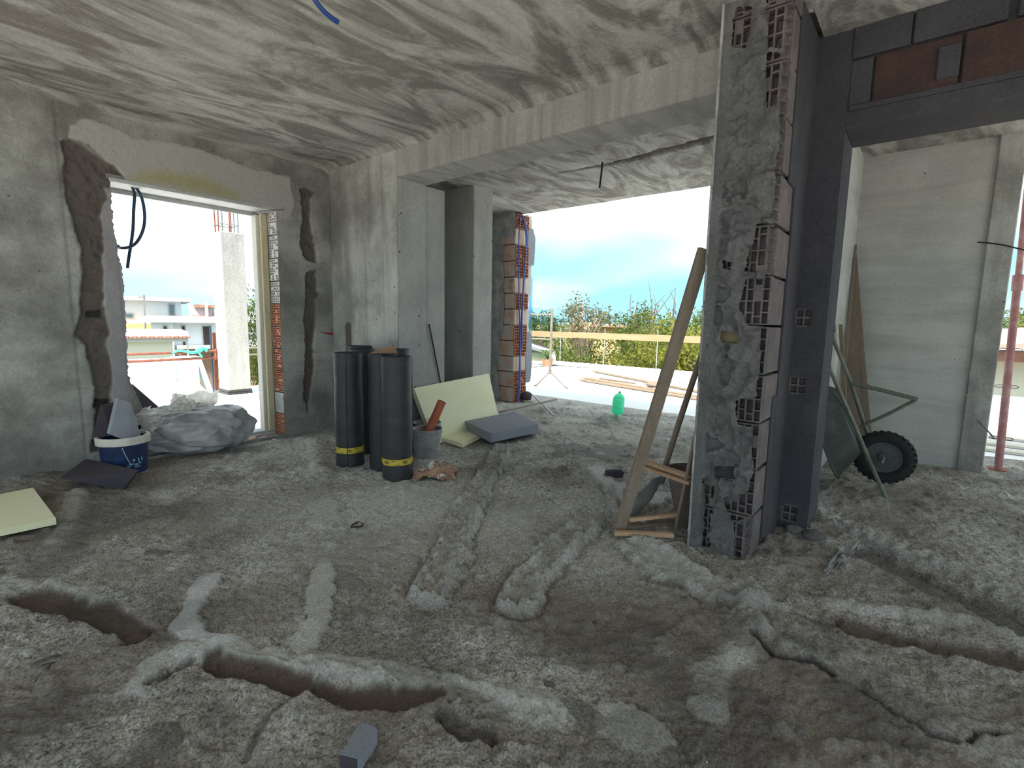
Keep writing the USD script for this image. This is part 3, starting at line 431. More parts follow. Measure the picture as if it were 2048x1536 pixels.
obj('ceiling_beam', (np.stack([Xg + .010 * wv, Yg, Zg + .008 * N3(Xg, Yg, Zg, 4, 3, 83)], -1), grid_faces(len(uy2), len(prof))[:, ::-1]), 'beam', kind='structure', smooth=40, label='grey concrete downstand beam along the ceiling edge')
# ceiling: hand-trowelled plaster, and the soffit of the covered terrace with its broken chase
ux = np.linspace(-3, 3.19, 150); uy = np.linspace(-3.3, 5.27, 215); Xc, Yc = [a.ravel() for a in np.meshgrid(ux, uy, indexing='ij')]; zc_ = np.zeros_like(Xc)
Zc = CEIL + .022 * N3(Xc, Yc, zc_, 1.2, 3, 85) + .008 * N3(Xc * .4 + Yc, Yc * .2, zc_, 7, 3, 87) - .045 * smooth01((Yc - 5.13) / .13) ** 2 - .04 * smooth01((Xc - 3.07) / .11) ** 2 * (Yc > .9)
CE = thing('ceiling', 'trowel-marked whitish grey concrete ceiling', kind='structure')
obj('plaster_face', (np.stack([Xc, Yc, Zc], -1), grid_faces(len(ux), len(uy))[:, ::-1]), 'ceiling', CE, smooth=True)
ux = np.linspace(3.53, 6.285, 120); uy = np.linspace(.5, 5.4, 210); Xc, Yc = [a.ravel() for a in np.meshgrid(ux, uy, indexing='ij')]; zc_ = np.zeros_like(Xc)
CHL = np.array([(4.791,3.312,2.93),(4.84,3.052,2.93),(4.842,2.808,2.93),(4.844,2.411,2.93),(4.792,2.028,2.93),(4.723,1.613,2.93),(4.681,1.371,2.93)])[:, :2]
d, sd, u, k = line_dist(Xc, Yc, CHL, .3); wdt = .012 + .05 * smooth01((3.25 - Yc) / 1.2); ch = smooth01((wdt * (1 + 1.2 * N3(Xc, Yc, zc_, 14, 3, 91)) - d) / .015 + .5)
Zc = CEIL + .014 * N3(Xc, Yc, zc_, 2, 3, 93) + .006 * N3(Xc, Yc, zc_, 14, 3, 95) + .035 * ch * (1 + N3(Xc, Yc, zc_, 25, 2, 97))
obj('terrace_soffit', (np.stack([Xc, Yc, Zc], -1), grid_faces(len(ux), len(uy))[:, ::-1]), 'ceiling', CE, smooth=40, attrs={'brown': ch, 'dark': ch * .4 * (np.abs(d) < .012)})
obj('slab', [bx(-3, 6.28, .5, 5.6, 3.0, 3.22, 0), bx(-3, 6.7, -3.3, .5, 3.0, 3.22, 0), bx(6.262, 6.29, .5, 5.6, 2.935, 3.22, .004), bx(3.88, 6.7, -3.3, .52, 2.94, 3.01, 0), bx(3.1, 3.6, -3.3, .6, 2.93, 3.0, 0)], 'ceiling', CE)

# ---- brick pier
PX, PY0, PY1 = 2.868, .628, .955
PR = thing('wall_pier', 'dark broken hollow-brick wall end with crumbling mortar', kind='structure')
rng = random.Random(5); zc = 0.0
Rx = np.array([[0, 0, 1], [1, 0, 0], [0, 1, 0]], float)
rowsP = [(1, 7), (1, 5), (1, 7), (1, 5), (1, 7)]
def vplate(w, h, t, cols, wall, seed, dmg):          # slots upright: rows become columns
    pg, t = hollow(h, w, t, cols, wall, seed, dmg)
    return shapely.affinity.affine_transform(pg, [0, 1, 1, 0, 0, 0]), t
import shapely.affinity
for k in range(12):
    h = .25 if k < 11 else .09; dx = rng.uniform(-.004, .006)
    pg, t = vplate(PY1 - PY0 - .012, h, .05, [(1, 4), (1.15, 3), (1, 4), (1.15, 3), (1, 4), (1.15, 3), (1, 4), (1.15, 3)], .008, k, .06)
    pl_ = prism(pg, t, Rx, (PX + .006 + dx, PY0 + .003, zc))
    xs = [2.90, 3.18, 3.22, 3.47] if k % 2 else [2.90, 3.06, 3.10, 3.47]
    c_ = rng.uniform(.004, .03); body = [bx(PX + .055, 3.47, PY0 + .003 + rng.uniform(0, .006), PY1 - .012, zc, zc + h - rng.uniform(0, .012), .004)]; pg = pg.intersection(Polygon([(c_, -.1), (1, -.1), (1, 1), (c_ * rng.uniform(0, 1), 1)])); pg = max(getattr(pg, 'geoms', [pg]), key=lambda q_: q_.area)
    pl_ = prism(pg, t, Rx, (PX + .006 + dx, PY0 + .003, zc))
    obj('brick', [pl_] + body, 'dirty_clay', PR); zc += .26
# mortar skin over the end face, with gaps where the bricks show
uy = np.linspace(PY0 + .004, PY1, 84); vz = np.linspace(-.02, 2.95, 500); Yp, Zp = [a.ravel() for a in np.meshgrid(uy, vz, indexing='ij')]; z0 = np.zeros_like(Yp)
GAPS = [[(2.85,0.725,0.206),(2.85,0.632,0.232),(2.85,0.612,0.006),(2.85,0.691,-0.02)], [(2.85,0.778,0.349),(2.85,0.636,0.403),(2.85,0.627,0.245),(2.85,0.74,0.219)], [(2.85,0.899,0.426),(2.85,0.866,0.433),(2.85,0.842,0.035),(2.85,0.875,0.025)], [(2.85,0.753,0.892),(2.85,0.646,0.933),(2.85,0.627,0.775),(2.85,0.731,0.765)],
        [(2.85,0.724,1.82),(2.85,0.63,1.81),(2.85,0.627,1.566),(2.85,0.754,1.577),(2.85,0.741,1.661)], [(2.85,0.757,1.541),(2.85,0.636,1.529),(2.85,0.637,1.295),(2.85,0.727,1.299),(2.85,0.781,1.39)], [(2.85,0.758,2.91),(2.85,0.628,2.863),(2.85,0.631,2.629),(2.85,0.73,2.655)], [(2.85,0.736,2.638),(2.85,0.629,2.606),(2.85,0.627,2.355),(2.85,0.716,2.381)],
        [(2.85,0.884,2.904),(2.85,0.818,2.876),(2.85,0.817,2.77),(2.85,0.84,2.697),(2.85,0.899,2.71),(2.85,0.908,2.847)], [(2.85,0.864,1.637),(2.85,0.823,1.624),(2.85,0.82,1.588),(2.85,0.861,1.595)], [(2.85,0.865,0.378),(2.85,0.843,0.383),(2.85,0.838,0.222),(2.85,0.857,0.223)], [(2.85,0.691,0.807),(2.85,0.637,0.814),(2.85,0.634,0.774),(2.85,0.688,0.766)]]
BOX = [[(2.85,0.833,0.516),(2.85,0.735,0.53),(2.85,0.73,0.457),(2.85,0.828,0.445)], [(2.85,0.852,1.264),(2.85,0.761,1.261),(2.85,0.762,1.197),(2.85,0.847,1.199)]]
gap = np.zeros_like(Yp)
for i, q in enumerate(GAPS + BOX): gap = np.maximum(gap, poly_mask(Yp, Zp, [(p[1], p[2]) for p in q], .012, .010 if i < len(GAPS) else .001, 45, 101 + i))
right = smooth01((Yp - PY0 - .016 - .05 * N3(z0, Zp, z0, 9, 4, 111)) / .01)      # bare clay along the right edge
lum = .055 * (N3(Yp, Zp, z0, 8, 4, 113) + .22) + .03 * (N3(Yp, Zp, z0, 32, 3, 115) + .15) - .03 * np.maximum(.10 - np.abs(N3(Yp, Zp, z0, 6, 3, 117)), 0) / .10
flat = smooth01((Yp - .885) / .02); lum = lum * (1 - .8 * flat) + .012 * flat
cav = smooth01((N3(Yp, Zp, z0, 5.5, 4, 119) - .05) * 14); lum = lum + .022 - .05 * cav * (1 - .6 * smooth01((Zp - 1.9) / .3)) * (1 - flat); calm = smooth01((Zp - 1.9) / .4); lum *= 1 - .35 * calm
Xp = PX - .002 - np.maximum(lum, -.004)
f = grid_faces(len(uy), len(vz)); inside = (gap[f].mean(1) > .5) | (right[f].mean(1) < .5); f = f[~inside]
sk = cat_([trimesh.Trimesh(np.stack([Xp, Yp, Zp], -1), np.vstack([f[:, [0, 2, 1]], f[:, [0, 3, 2]]]), process=False)])
obj('mortar_skin', (np.array(sk.vertices), np.array(sk.faces)), 'mortar_skin', PR, smooth=50)
obj('corner_bead', bx(PX - .04, PX + .02, PY1 - .006, PY1 + .006, 0, 2.93, .002), 'mortar_pail', PR)
obj('render_side', [bx(3.20, 3.50, PY0 - .006, PY0 + .01, 0, 2.93, .003), bx(3.10, 3.22, PY0 - .003, PY0 + .01, .0, .9, .003), bx(3.05, 3.22, PY0 - .003, PY0 + .01, 2.05, 2.93, .003), bx(2.9, 3.5, PY1 - .015, PY1 + .004, 0, 2.93, 0)], 'dark_render', PR)
for q, lb in ((BOX[0], None), (BOX[1], 'yellowish flush box')):
    y0, y1 = min(p[1] for p in q), max(p[1] for p in q); a0, a1 = min(p[2] for p in q), max(p[2] for p in q)
    obj('wall_box', [bx(PX - .02, PX + .01, y0 - .004, y1 + .004, a0 - .006, a0 + .002, .001), bx(PX - .02, PX + .01, y0 - .004, y1 + .004, a1 - .002, a1 + .006, .001), bx(PX - .02, PX + .01, y0 - .006, y0, a0, a1, .001), bx(PX - .02, PX + .01, y1, y1 + .006, a0, a1, .001), bx(PX + .003, PX + .02, y0, y1, a0, a1, 0)],
        'yellow_box' if lb else 'dark_render', PR, label=lb)
# ---- wall on the right with the brick lintel
WR = thing('wall_right', 'dark rendered wall with bare clay blocks over a wide opening', kind='structure')
uy = np.linspace(.452, .632, 30); vz = np.linspace(-.05, 2.95, 160); Yq, Zq = [a.ravel() for a in np.meshgrid(uy, vz, indexing='ij')]
gq = np.zeros_like(Yq); CELLS = [(.575, 1.35), (.575, .935), (.555, .115)]
for i, (a, b) in enumerate(CELLS): gq = np.maximum(gq, poly_mask(Yq, Zq, [(a - .045, b - .055), (a + .045, b - .055), (a + .045, b + .055), (a - .045, b + .055)], .012, .012, 40, 121 + i))
f = grid_faces(len(uy), len(vz)); f = f[gq[f].mean(1) < .5]
obj('render_face', (np.stack([3.494 - .018 * (N3(Yq, Zq, Yq * 0, 6, 4, 131) + .2), Yq, Zq], -1), np.vstack([f[:, [0, 2, 1]], f[:, [0, 3, 2]]])), 'dark_render', WR, smooth=50)
for i, (a, b) in enumerate(CELLS):
    pg, t = hollow(.10, .12, .05, [(1, 2), (1, 2)], .008, i); pg, t = hollow(.10, .12, .05, [(1, 2)], .008, i) if False else (Polygon([(0, 0), (.1, 0), (.1, .12), (0, .12)], [list(sbox(x, z, x + .036, z + .042).exterior.coords) for x in (.010, .054) for z in (.012, .064)]), .05)
    obj('brick', [prism(pg, t, Rx, (3.502, a - .05, b - .06)), bx(3.55, 3.58, a - .05, a + .05, b - .06, b + .06, 0)], 'dirty_clay', WR)
obj('jamb', [bx(3.60, 3.88, .455, .95, -.2, 2.97, .006), bx(3.51, 3.60, .455, .50, -.2, 2.97, .004), bx(3.51, 3.6, .64, .95, -.2, 2.97, 0), bx(3.51, 3.88, -2.1, -1.3, -.2, 2.97, .006)], 'dark_render', WR)
obj('lintel_beam', [bx(3.49, 3.88, -1.35, .46, 2.405, 2.50, .008), bx(3.54, 3.88, -1.35, .46, 2.49, 2.97, 0), bx(3.512, 3.55, -1.35, .46, 2.49, 2.97, 0)], 'dark_render', WR)
for za, zb in ((2.512, 2.762), (2.772, 2.96)):
    y = .345 if za < 2.6 else .19
    for y1 in ([.455, .345, -.02, -.385, -.75, -1.1] if za < 2.6 else [.455, .19, -.20, -.57, -.94]):
        y0 = {.455: (.353 if za < 2.6 else .198)}.get(y1, max(y1 - .357, -1.34)); dx = rng.uniform(-.006, .006)
        obj('brick', bx(3.487 + dx, 3.53, y0, y1, za, zb, .006), 'lintel_clay' if not (y1 > .4 or za > 2.7) else 'dark_render', WR)
obj('render_patch', [bx(3.478, 3.50, -.01, .08, 2.56, 2.72, .01), bx(3.48, 3.50, -.5, .45, 2.495, 2.525, .008)], 'dark_render', WR)
# ---- far wall of the room on the right
WF = thing('wall_far', 'plain grey plastered wall behind the wheelbarrow', kind='structure')
obj('plaster_face', bx(6.12, 6.4, -.36, 1.05, -.2, 2.97, 0), 'wall_plaster', WF)
obj('pilaster', bx(6.09, 6.42, -.52, -.345, -.2, 2.97, .008), 'concrete_back', WF); obj('partition', bx(3.88, 6.13, .615, .95, -.2, 2.97, 0), 'wall_plaster', WF)
obj('wall_side', bx(6.12, 6.4, -3.3, -2.9, -.2, 2.97, 0), 'concrete_wall', WF)
# ---- terrace
TE = thing('terrace', 'bright white waterproofed flat roof terrace, with unseen decks added behind and beside the room', kind='structure')
obj('deck_and_bounce', [bx(6.29, 13.6, -9, 9.65, -.25, -.004, 0), bx(-10, 6.29, 5.6, 9.65, -.25, -.004, 0), bx(-10, -3, -9, 5.6, -.25, -.004, 0), bx(-3, 6.29, -9, -3.3, -.25, -.004, 0)], 'terrace_white', TE)  # decks behind and beside the room are unseen, added to bounce sunlight in
obj('edge_strip', [bx(13.5, 13.62, -9, 9.65, -.02, .012, .004), bx(13.60, 13.62, -9, 9.65, -.25, .0, 0)], 'house_grey', TE)
# ================================================================ things in the room
def wall_patch(c, r, a0, a1, z0, z1, t=.0015, n=12):
    a = np.linspace(a0, a1, n); o = []
    for rr_ in (r, r + t):
        for z in (z0, z1): o.append(np.stack([c[0] + rr_ * np.cos(a), c[1] + rr_ * np.sin(a), np.full(n, c[2] + z)], -1))
    v = np.vstack(o); f = []
    def q(i, j):
        for k in range(n - 1): f.append([i + k, i + k + 1, j + k + 1]); f.append([i + k, j + k + 1, j + k])
    q(2 * n, 3 * n); q(n, 0); q(0, 2 * n); q(3 * n, n)
    return trimesh.Trimesh(v, f, process=False)
def back(p, r, z=None):
    p = np.array(p, float); d = p[:2] / np.linalg.norm(p[:2]); return np.array([p[0] + d[0] * r, p[1] + d[1] * r, 0 if z is None else z])
# ---- bitumen membrane rolls
def roll(label, c, band):
    t = thing('membrane_roll', label, 'roofing roll', c, 'rolls of bitumen membrane'); c = np.array(c)
    zz = np.linspace(0, 1, 14); R = .12
    prof = [(.035, .02), (.035, .0), (.10, .0)] + [(R + .0016 * math.sin(z * 23) + .0015 * math.sin(z * 71), z) for z in np.r_[.004, zz[1:-1], .996]] + [(R - .004, 1.0)]
    obj('wrap', lathe(prof, 48, c), 'membrane', t, smooth=35)
    sp = []
    for i in range(9):
        a, b = .116 - i * .009, .116 - i * .009 - .006; h = .992 + .004 * math.sin(i * 2.3)
        sp += [(a, .985), (a, h), (b, h), (b, .985)]
    sp += [(.034, .94), (.033, .90), (.001, .90)]
    obj('spiral_end', lathe(sp[::-1], 40, c), 'membrane_core', t, smooth=20, label='dusty rolled end')
    obj('loose_edge', [bar(c + [-.085, -.088, .01], c + [-.083, -.090, .99], .010, .004)], 'membrane', t)
    if band:
        b = obj('paper_band', wall_patch(c, R + .001, 0, 2 * math.pi, .135, .185, .0015, 48), 'tape_yellow', t, label='yellow printed band', smooth=35)
        mk = []
        for k in range(5):
            a = -2.2 + k * 1.257
            mk += [wall_patch(c, R + .0026, a - .13, a + .13, .150, .153), wall_patch(c, R + .0026, a - .13, a + .13, .168, .171), wall_patch(c, R + .0026, a - .15, a - .11, .150, .171, n=4), wall_patch(c, R + .0026, a + .11, a + .15, .150, .171, n=4), wall_patch(c, R + .0026, a - .07, a + .07, .157, .164, n=5)]
            mk += [wall_patch(c, R + .0026, a + .35, a + .62, .174, .178), wall_patch(c, R + .0026, a + .62, a + .9, .142, .146)]
        obj('band_print', mk, 'tape_black', t)
    return t
pA, pC, pB = [back(q, .12) for q in [(2.381,3.725,0.005),(2.426,3.138,0.005),(2.523,3.445,0.005)]]
rA = roll('black bitumen roll with yellow band, leftmost of the upright rolls', pA, True)
rC = copy(rA, 'membrane_roll', pC, 100, label='black bitumen roll with yellow band, nearest the mortar bucket')
rB = roll('plain black bitumen roll with the cardboard scrap on its top', pB, False)
gd = np.array([.62, .78, 0])
copy(rB, 'membrane_roll', (2.93, 4.37, .02), 40, label='black bitumen roll standing deepest in the corner of the room')
copy(rB, 'membrane_roll', (2.79, 4.13, .005), 200, label='black bitumen roll hidden between the front rolls and the corner one')
copy(rB, 'membrane_roll', (2.975, 3.84, .012), 120, label='black bitumen roll at the rear right, against the back wall')
cb = obj('cardboard_scrap', trimesh.convex.convex_hull(np.array([pB + o for o in ([-.10, .06, 1.0], [.10, -.085, 1.0], [.09, -.09, 1.004], [.085, -.05, 1.075], [.10, -.04, 1.01], [.02, .0, 1.0])])), 'cardboard', label='small folded brown cardboard scrap lying on top of a black roll', cat='cardboard')
# ---- buckets
def pail(name, label, c, r0, r1, h, m, rim=.006, inner=None, n=44, cat='bucket'):
    t = thing(name, label, cat, c); c = np.array(c)
    obj('body', lathe([(.001, .004), (r0 - .01, .004), (r0, .0), (r0 + .002, .006), (r0 + (r1 - r0) * .5, h * .5), (r0 + (r1 - r0) * .86, h * .86), (r1 + .006, h * .862), (r1 + .006, h * .885), (r1 - .002, h * .89), (r1, h - .006), (r1 + rim, h - .003), (r1 + rim, h + .003), (r1, h + .004),
                       (r1 - .005, h), (r0 + (r1 - r0) * .5 - .005, h * .5), (r0 - .006, .02), (.001, .018)], n, c), m, t, smooth=35)
    return t
kb = back([(3.004,3.448)][0], .125)
BK = pail('mortar_bucket', 'mortar-splashed grey bucket holding the orange pipe', kb, .115, .138, .275, 'mortar_pail')
obj('mortar_fill', lathe([(.001, .19), (.06, .20), (.127, .17), (.127, .15), (.001, .15)], 30, kb), 'mortar_pail', BK)
obj('handle', tube(spline([kb + [.135, -.02, .235], kb + [.15, -.05, .15], kb + [.12, -.105, .10], kb + [.03, -.155, .085], kb + [-.06, -.135, .12], kb + [-.13, -.05, .23]], 20), .0035, 8), 'steel', BK, smooth=True)
kb2 = kb + np.array([.20, .23, 0]); B2 = pail('mortar_bucket', 'grey bucket half hidden between the rolls and the mortar bucket', kb2, .115, .138, .27, 'mortar_pail')
obj('handle', tube(spline([kb2 + [.13, 0, .23], kb2 + [.14, -.03, .30], kb2 + [0, -.05, .32], kb2 + [-.14, -.03, .29], kb2 + [-.13, 0, .23]], 18), .003, 6), 'steel', B2, smooth=True)
pipe_d = unit([.115, -.075, .40])
def ring_tube(a, b, ro, ri, n=36):
    m = lathe([(ri, 0), (ro, 0), (ro, np.linalg.norm(np.subtract(b, a))), (ri, np.linalg.norm(np.subtract(b, a))), (ri, 0)], n)
    f = frame(np.subtract(b, a)); return place(m, f[:, [1, 2, 0]], a)
p0 = kb + [-.01, -.0, .195]; p1 = np.array([(3.184,3.44,0.533)][0])
pt = thing('drain_pipe', 'short orange plastic pipe standing tilted in the mortar bucket', 'pipe', p0)
obj('pipe_body', ring_tube(p0, p1, .040, .036), 'pvc_orange', pt, smooth=35); obj('pipe_rim', ring_tube(p1 - unit(p1 - p0) * .012, p1 + unit(p1 - p0) * .002, .0415, .035), 'pvc_orange', pt, smooth=35)
# ---- crumpled cement sack
def crumple(nx, ny, w, d, h, seed, fold=1.0):
    U, V = [a.ravel() for a in np.meshgrid(np.linspace(-1, 1, nx), np.linspace(-1, 1, ny), indexing='ij')]; z = np.zeros_like(U)
    rd = lambda s, k: np.abs(N3(U, V, z + k, s, 2, seed + k))
    rad = np.hypot(U, V)
    X = U * w * (1 - .25 * rd(1.5, 1)) + .12 * w * N3(U, V, z, 3, 2, seed + 3); Y = V * d + .14 * d * N3(U, V, z, 3, 2, seed + 4)
    Zz = h * np.maximum(1 - rad ** 2 * .75, 0) * (.55 + 1.5 * rd(1.6, 5)) + h * .9 * (rd(2.7, 6) - .1) + h * .35 * rd(6, 7) * fold + .012
    return X, Y, np.maximum(Zz, .004), grid_faces(nx, ny)
X, Y_, Z_, f = crumple(60, 44, .175, .125, .12, 5); ps = np.array([(2.708,3.01,0.02)][0]); a = math.radians(-52)
obj('cement_sack', (np.stack([ps[0] + X * math.cos(a) - Y_ * math.sin(a), ps[1] + X * math.sin(a) + Y_ * math.cos(a), Z_ + .0], -1), np.vstack([f, ])), 'paper_sack', label='crumpled brown and white paper cement sack in front of the bucket', cat='paper sack')
# ---- insulation panels
yb = np.array([(3.40, 3.77, .01), (4.68, 4.03, .11)]); yt = np.array([[(3.285,3.965,0.599)][0], [(4.709,4.22,0.627)][0]])
obj('insulation_panel', slab([yb[0], yb[1], yt[1], yt[0]], .05), 'xps_yellow', label='large pale yellow foam panel leaning against the concrete pillar', cat='insulation panel')
lq = np.array([(3.562,3.856,0.06),(3.515,3.496,0.06),(3.955,3.65,0.06),(4.11,4.049,0.06)]); lq[2:] += [[.10, .03, 0], [.12, .03, 0]]
obj('insulation_panel', slab(lq, .045), 'xps_yellow', label='small pale yellow foam offcut lying flat under the grey panel', cat='insulation panel')
eq = np.array([(3.726,3.295,0.16),(4.442,3.231,0.16),(4.847,3.912,0.16),(3.989,3.93,0.16)])
eq[1] -= [0, 0, .0]; ep = slab(eq, .095)
obj('insulation_panel', ep, 'eps_grey', label='thick blue-grey foam panel lying on the yellow offcut', cat='insulation panel')
yq = np.array([(0.206,4.706,0.075),(0.51,4.737,0.075),(0.507,3.922,0.075),(0.139,3.947,0.075)]); yq[:, 2] = .075
obj('insulation_panel', slab(yq[[3, 2, 1, 0]], .04), 'xps_yellow', label='pale yellow foam panel lying at the foot of the wall on the left', cat='insulation panel')
dq = np.array([[(0.946,4.417,0.02)][0], [(1.01,4.325,0.16)][0], [(0.865,5.14,0.121)][0], [(0.654,4.765,0.1)][0]])
obj('insulation_panel', slab([dq[0], dq[1], dq[2], dq[3]], .03), 'eps_dark', label='dark grey foam slab leaning low against the wall by the paint bucket', cat='insulation panel')
# ---- paint bucket with a foam offcut
pk = back([(1.056,4.802)][0], .155); pk[1] = min(pk[1], 5.07)
PB = pail('paint_bucket', 'dark blue paint bucket with a broad white rim', pk, .145, .168, .315, 'paint_blue', .007)
obj('white_rim', lathe([(.166, .262), (.180, .262), (.182, .31), (.176, .322), (.160, .322), (.160, .30), (.166, .30)], 48, pk), 'paint_white', PB, smooth=35, label='broad white rim')
obj('base_ring', lathe([(.140, .0), (.149, .0), (.151, .016), (.143, .016)], 44, pk), 'paint_white', PB, smooth=35)
mk = []; rng = random.Random(9)
for i, (az, z, w, h) in enumerate([(-88, .10, .10, .012), (-82, .125, .05, .02), (-76, .09, .07, .016), (-70, .115, .03, .034), (-95, .085, .06, .01), (-66, .10, .05, .012), (-60, .12, .03, .03), (-73, .075, .14, .008)]):
    mk.append(wall_patch(pk, .1525 + z * .073, math.radians(az) - w, math.radians(az) + w, z, z + h, .0012, 6))
obj('print', mk, 'print_pale_blue', PB, label='rubbed pale blue print')
obj('wire_handle', tube(spline([pk + [-.05, -.172, .25], pk + [-.02, -.178, .15], pk + [.0, -.176, .10]], 10), .003, 6), 'galvanised', PB, smooth=True)
fo = np.array([[(0.99,4.87,0.358)][0], [(1.107,4.87,0.272)][0], [(1.204,4.93,0.296)][0], [(1.168,4.99,0.569)][0], [(1.085,4.99,0.616)][0]])
fpoly = np.array([fo[0], fo[1], fo[2], fo[3], fo[4]])
obj('foam_offcut_face', trimesh.convex.convex_hull(np.vstack([fpoly, fpoly + [-.01, .05, .0]])), 'eps_pale', label='pale speckled foam offcut standing in the blue paint bucket', cat='foam offcut')
fd = np.array([[(0.913,5,0.301)][0], [(0.984,5,0.565)][0], [(1.102,5.05,0.574)][0], [(1.019,4.98,0.335)][0]])
obj('foam_offcut_face', trimesh.convex.convex_hull(np.vstack([fd, fd + [.0, .06, 0]])), 'eps_dark', label='dark left side of the pale foam offcut, its shade put in as a separate piece', cat='foam offcut')  # dark hull paints the shaded left side of the same offcut
sp_ = np.array([[(1.283,5.66,0.588)][0], [(1.347,5.66,0.648)][0], [(1.487,5.4,0.427)][0], [(1.412,5.4,0.353)][0]])
obj('foam_strip', trimesh.convex.convex_hull(np.vstack([sp_, sp_ + [.01, .05, -.02]])), 'eps_dark', label='dark purple-grey foam strip sloping down behind the plastic sack', cat='foam strip')
sp2 = np.array([[(1.201,5.45,0.582)][0], [(1.239,5.45,0.614)][0], [(1.35,5.32,0.436)][0], [(1.309,5.32,0.378)][0]])
obj('foam_strip', trimesh.convex.convex_hull(np.vstack([sp2, sp2 + [.01, .03, -.01]])), 'eps_pale', label='pale foam strip sloping beside the dark one behind the paint bucket', cat='foam strip')
# ---- plastic rubbish sack
sc = np.array([1.70, 5.28, .0]); ax = np.array([.95, -.31, 0]); ay = np.array([.31, .95, 0])
m = trimesh.creation.icosphere(6); v = np.array(m.vertices)
r1 = 1 + .30 * N3(v[:, 0], v[:, 1], v[:, 2], 1.3, 3, 201) + .42 * np.abs(N3(v[:, 0] + v[:, 2], v[:, 1], v[:, 2] * .5, 1.5, 1, 203)) - .30 * np.abs(N3(v[:, 0], v[:, 1] + v[:, 2] * .7, v[:, 2], 2.4, 1, 205)) - .06 * np.abs(N3(v[:, 0], v[:, 1], v[:, 2], 9, 2, 207))
s = np.sign(v) * np.abs(v) ** .85 * r1[:, None]
a_, b_, c_ = s[:, 0] * .475, s[:, 1] * .30, s[:, 2] * .255
c_ = np.where(c_ < 0, c_ * .75, c_) + .20 + .04 * np.where(a_ < 0, -a_ * 1.2, 0); c_ = np.maximum(c_, .012 + .008 * np.abs(a_))
P_ = sc + a_[:, None] * ax + b_[:, None] * ay + np.stack([0 * c_, 0 * c_, c_], -1)
P_[:, 1] = np.where((P_[:, 0] < 1.30), np.minimum(P_[:, 1], 5.22), P_[:, 1])
SK = thing('rubbish_sack', 'big crumpled grey translucent plastic sack lying in the doorway', 'plastic sack', sc)
obj('full_body', (P_, np.array(m.faces)), 'sack_plastic', SK, smooth=True)
def sheet(pts4, nx, ny, amp, seed):
    A, B, C, D = [np.array(q, float) for q in pts4]; U, V = [a.ravel() for a in np.meshgrid(np.linspace(0, 1, nx), np.linspace(0, 1, ny), indexing='ij')]
    p = (A * ((1 - U) * (1 - V))[:, None] + B * (U * (1 - V))[:, None] + C * (U * V)[:, None] + D * ((1 - U) * V)[:, None]); n = unit(np.cross(B - A, D - A))
    w = amp * (N3(U * 2, V * 1.2, U * 0, 2.2, 3, seed) + .8 * np.abs(N3(U * 4, V * 2, U * 0, 3, 2, seed + 1)))
    p = p + (B - A) * (.22 * N3(U, V, U * 0, 3, 3, seed + 5))[:, None] + (D - A) * (.45 * N3(U, V, U * 0 + 3, 3.5, 3, seed + 6))[:, None]
    return p + n * w[:, None] * 2.2, grid_faces(nx, ny)
obj('open_neck', sheet([[(1.505,5.3,0.358)][0], [(1.886,5.25,0.336)][0], [(1.962,5.34,0.55)][0], [(1.567,5.36,0.573)][0]], 40, 24, .035, 211), 'sack_clear', SK, smooth=True)
obj('neck_fold', sheet([[(1.415,5.22,0.35)][0], [(1.738,5.2,0.354)][0], [(1.697,5.24,0.506)][0], [(1.571,5.28,0.571)][0]], 30, 20, .035, 215), 'sack_clear', SK, smooth=True)
obj('tied_corner', sheet([[(1.153,5.05,0.429)][0], [(1.29,5.02,0.284)][0], [(1.429,5.1,0.396)][0], [(1.299,5.14,0.497)][0]], 30, 20, .05, 219), 'sack_clear', SK, smooth=True)
# ---- small things on the floor
r0 = np.array([(1.707,2.614,0.012)][0]); rz_ = max(floor_h(r0[0] + dx, r0[1] + dy) for dx in (-.03, 0, .03) for dy in (-.03, 0, .03)); an = np.linspace(0, 2 * math.pi, 26)
obj('rubber_ring', tube(np.stack([r0[0] + .038 * np.cos(an), r0[1] + .032 * np.sin(an), rz_ + .006 + .004 * np.sin(2 * an)], -1), .005, 8, False), 'cable_black', label='small black ring lying on the floor in front of the rolls', cat='ring', smooth=True)
bq = np.array([(3.684,1.89,0.05)][0]); q = place(cbox((.15, .07, .06), .012), trimesh.transformations.rotation_matrix(-.75, [0, 0, 1])[:3, :3], bq + [0, 0, .0])
q = q.subdivide().subdivide(); q.vertices += .012 * np.stack([N3(*(np.array(q.vertices).T * 1.0), 30, 2, 231 + i) for i in range(3)], -1); obj('broken_brick', q, 'eps_dark', label='dark broken brick lump lying beside the leaning planks', cat='brick', smooth=40)
fb_ = np.array([(0.748,1.165,0.05)][0]); fR = np.array([unit([.40, .19, .0]), unit([-.19, .40, 0]), [0, 0, 1]]).T
fp = Polygon([(-.050, -.030), (.058, -.030), (.066, .030), (-.012, .027), (-.015, .022), (-.050, .030)])
FB = thing('foam_block', 'blue-grey foam block with a black end in the near foreground', 'foam block', fb_)
obj('body', prism(fp, .054, fR, fb_ + [0, 0, -.028]), 'eps_mid', FB); e_ = place(cbox((.004, .056, .050), .001), fR, fb_ + fR @ np.array([-.051, 0, -.003])); obj('black_end', e_, 'eps_dark', FB, label='black end')  # a dark plate covers the end facing the camera
obj('plastic_scrap', sheet([[(2.909,0.289,0.03)][0], [(3.142,0.214,0.02)][0], [(3.5,0.165,0.03)][0], [(3.327,0.259,0.04)][0]], 30, 20, .03, 233), 'sack_plastic', label='crumpled clear plastic scrap on the floor right of the pier', cat='plastic scrap', smooth=True)
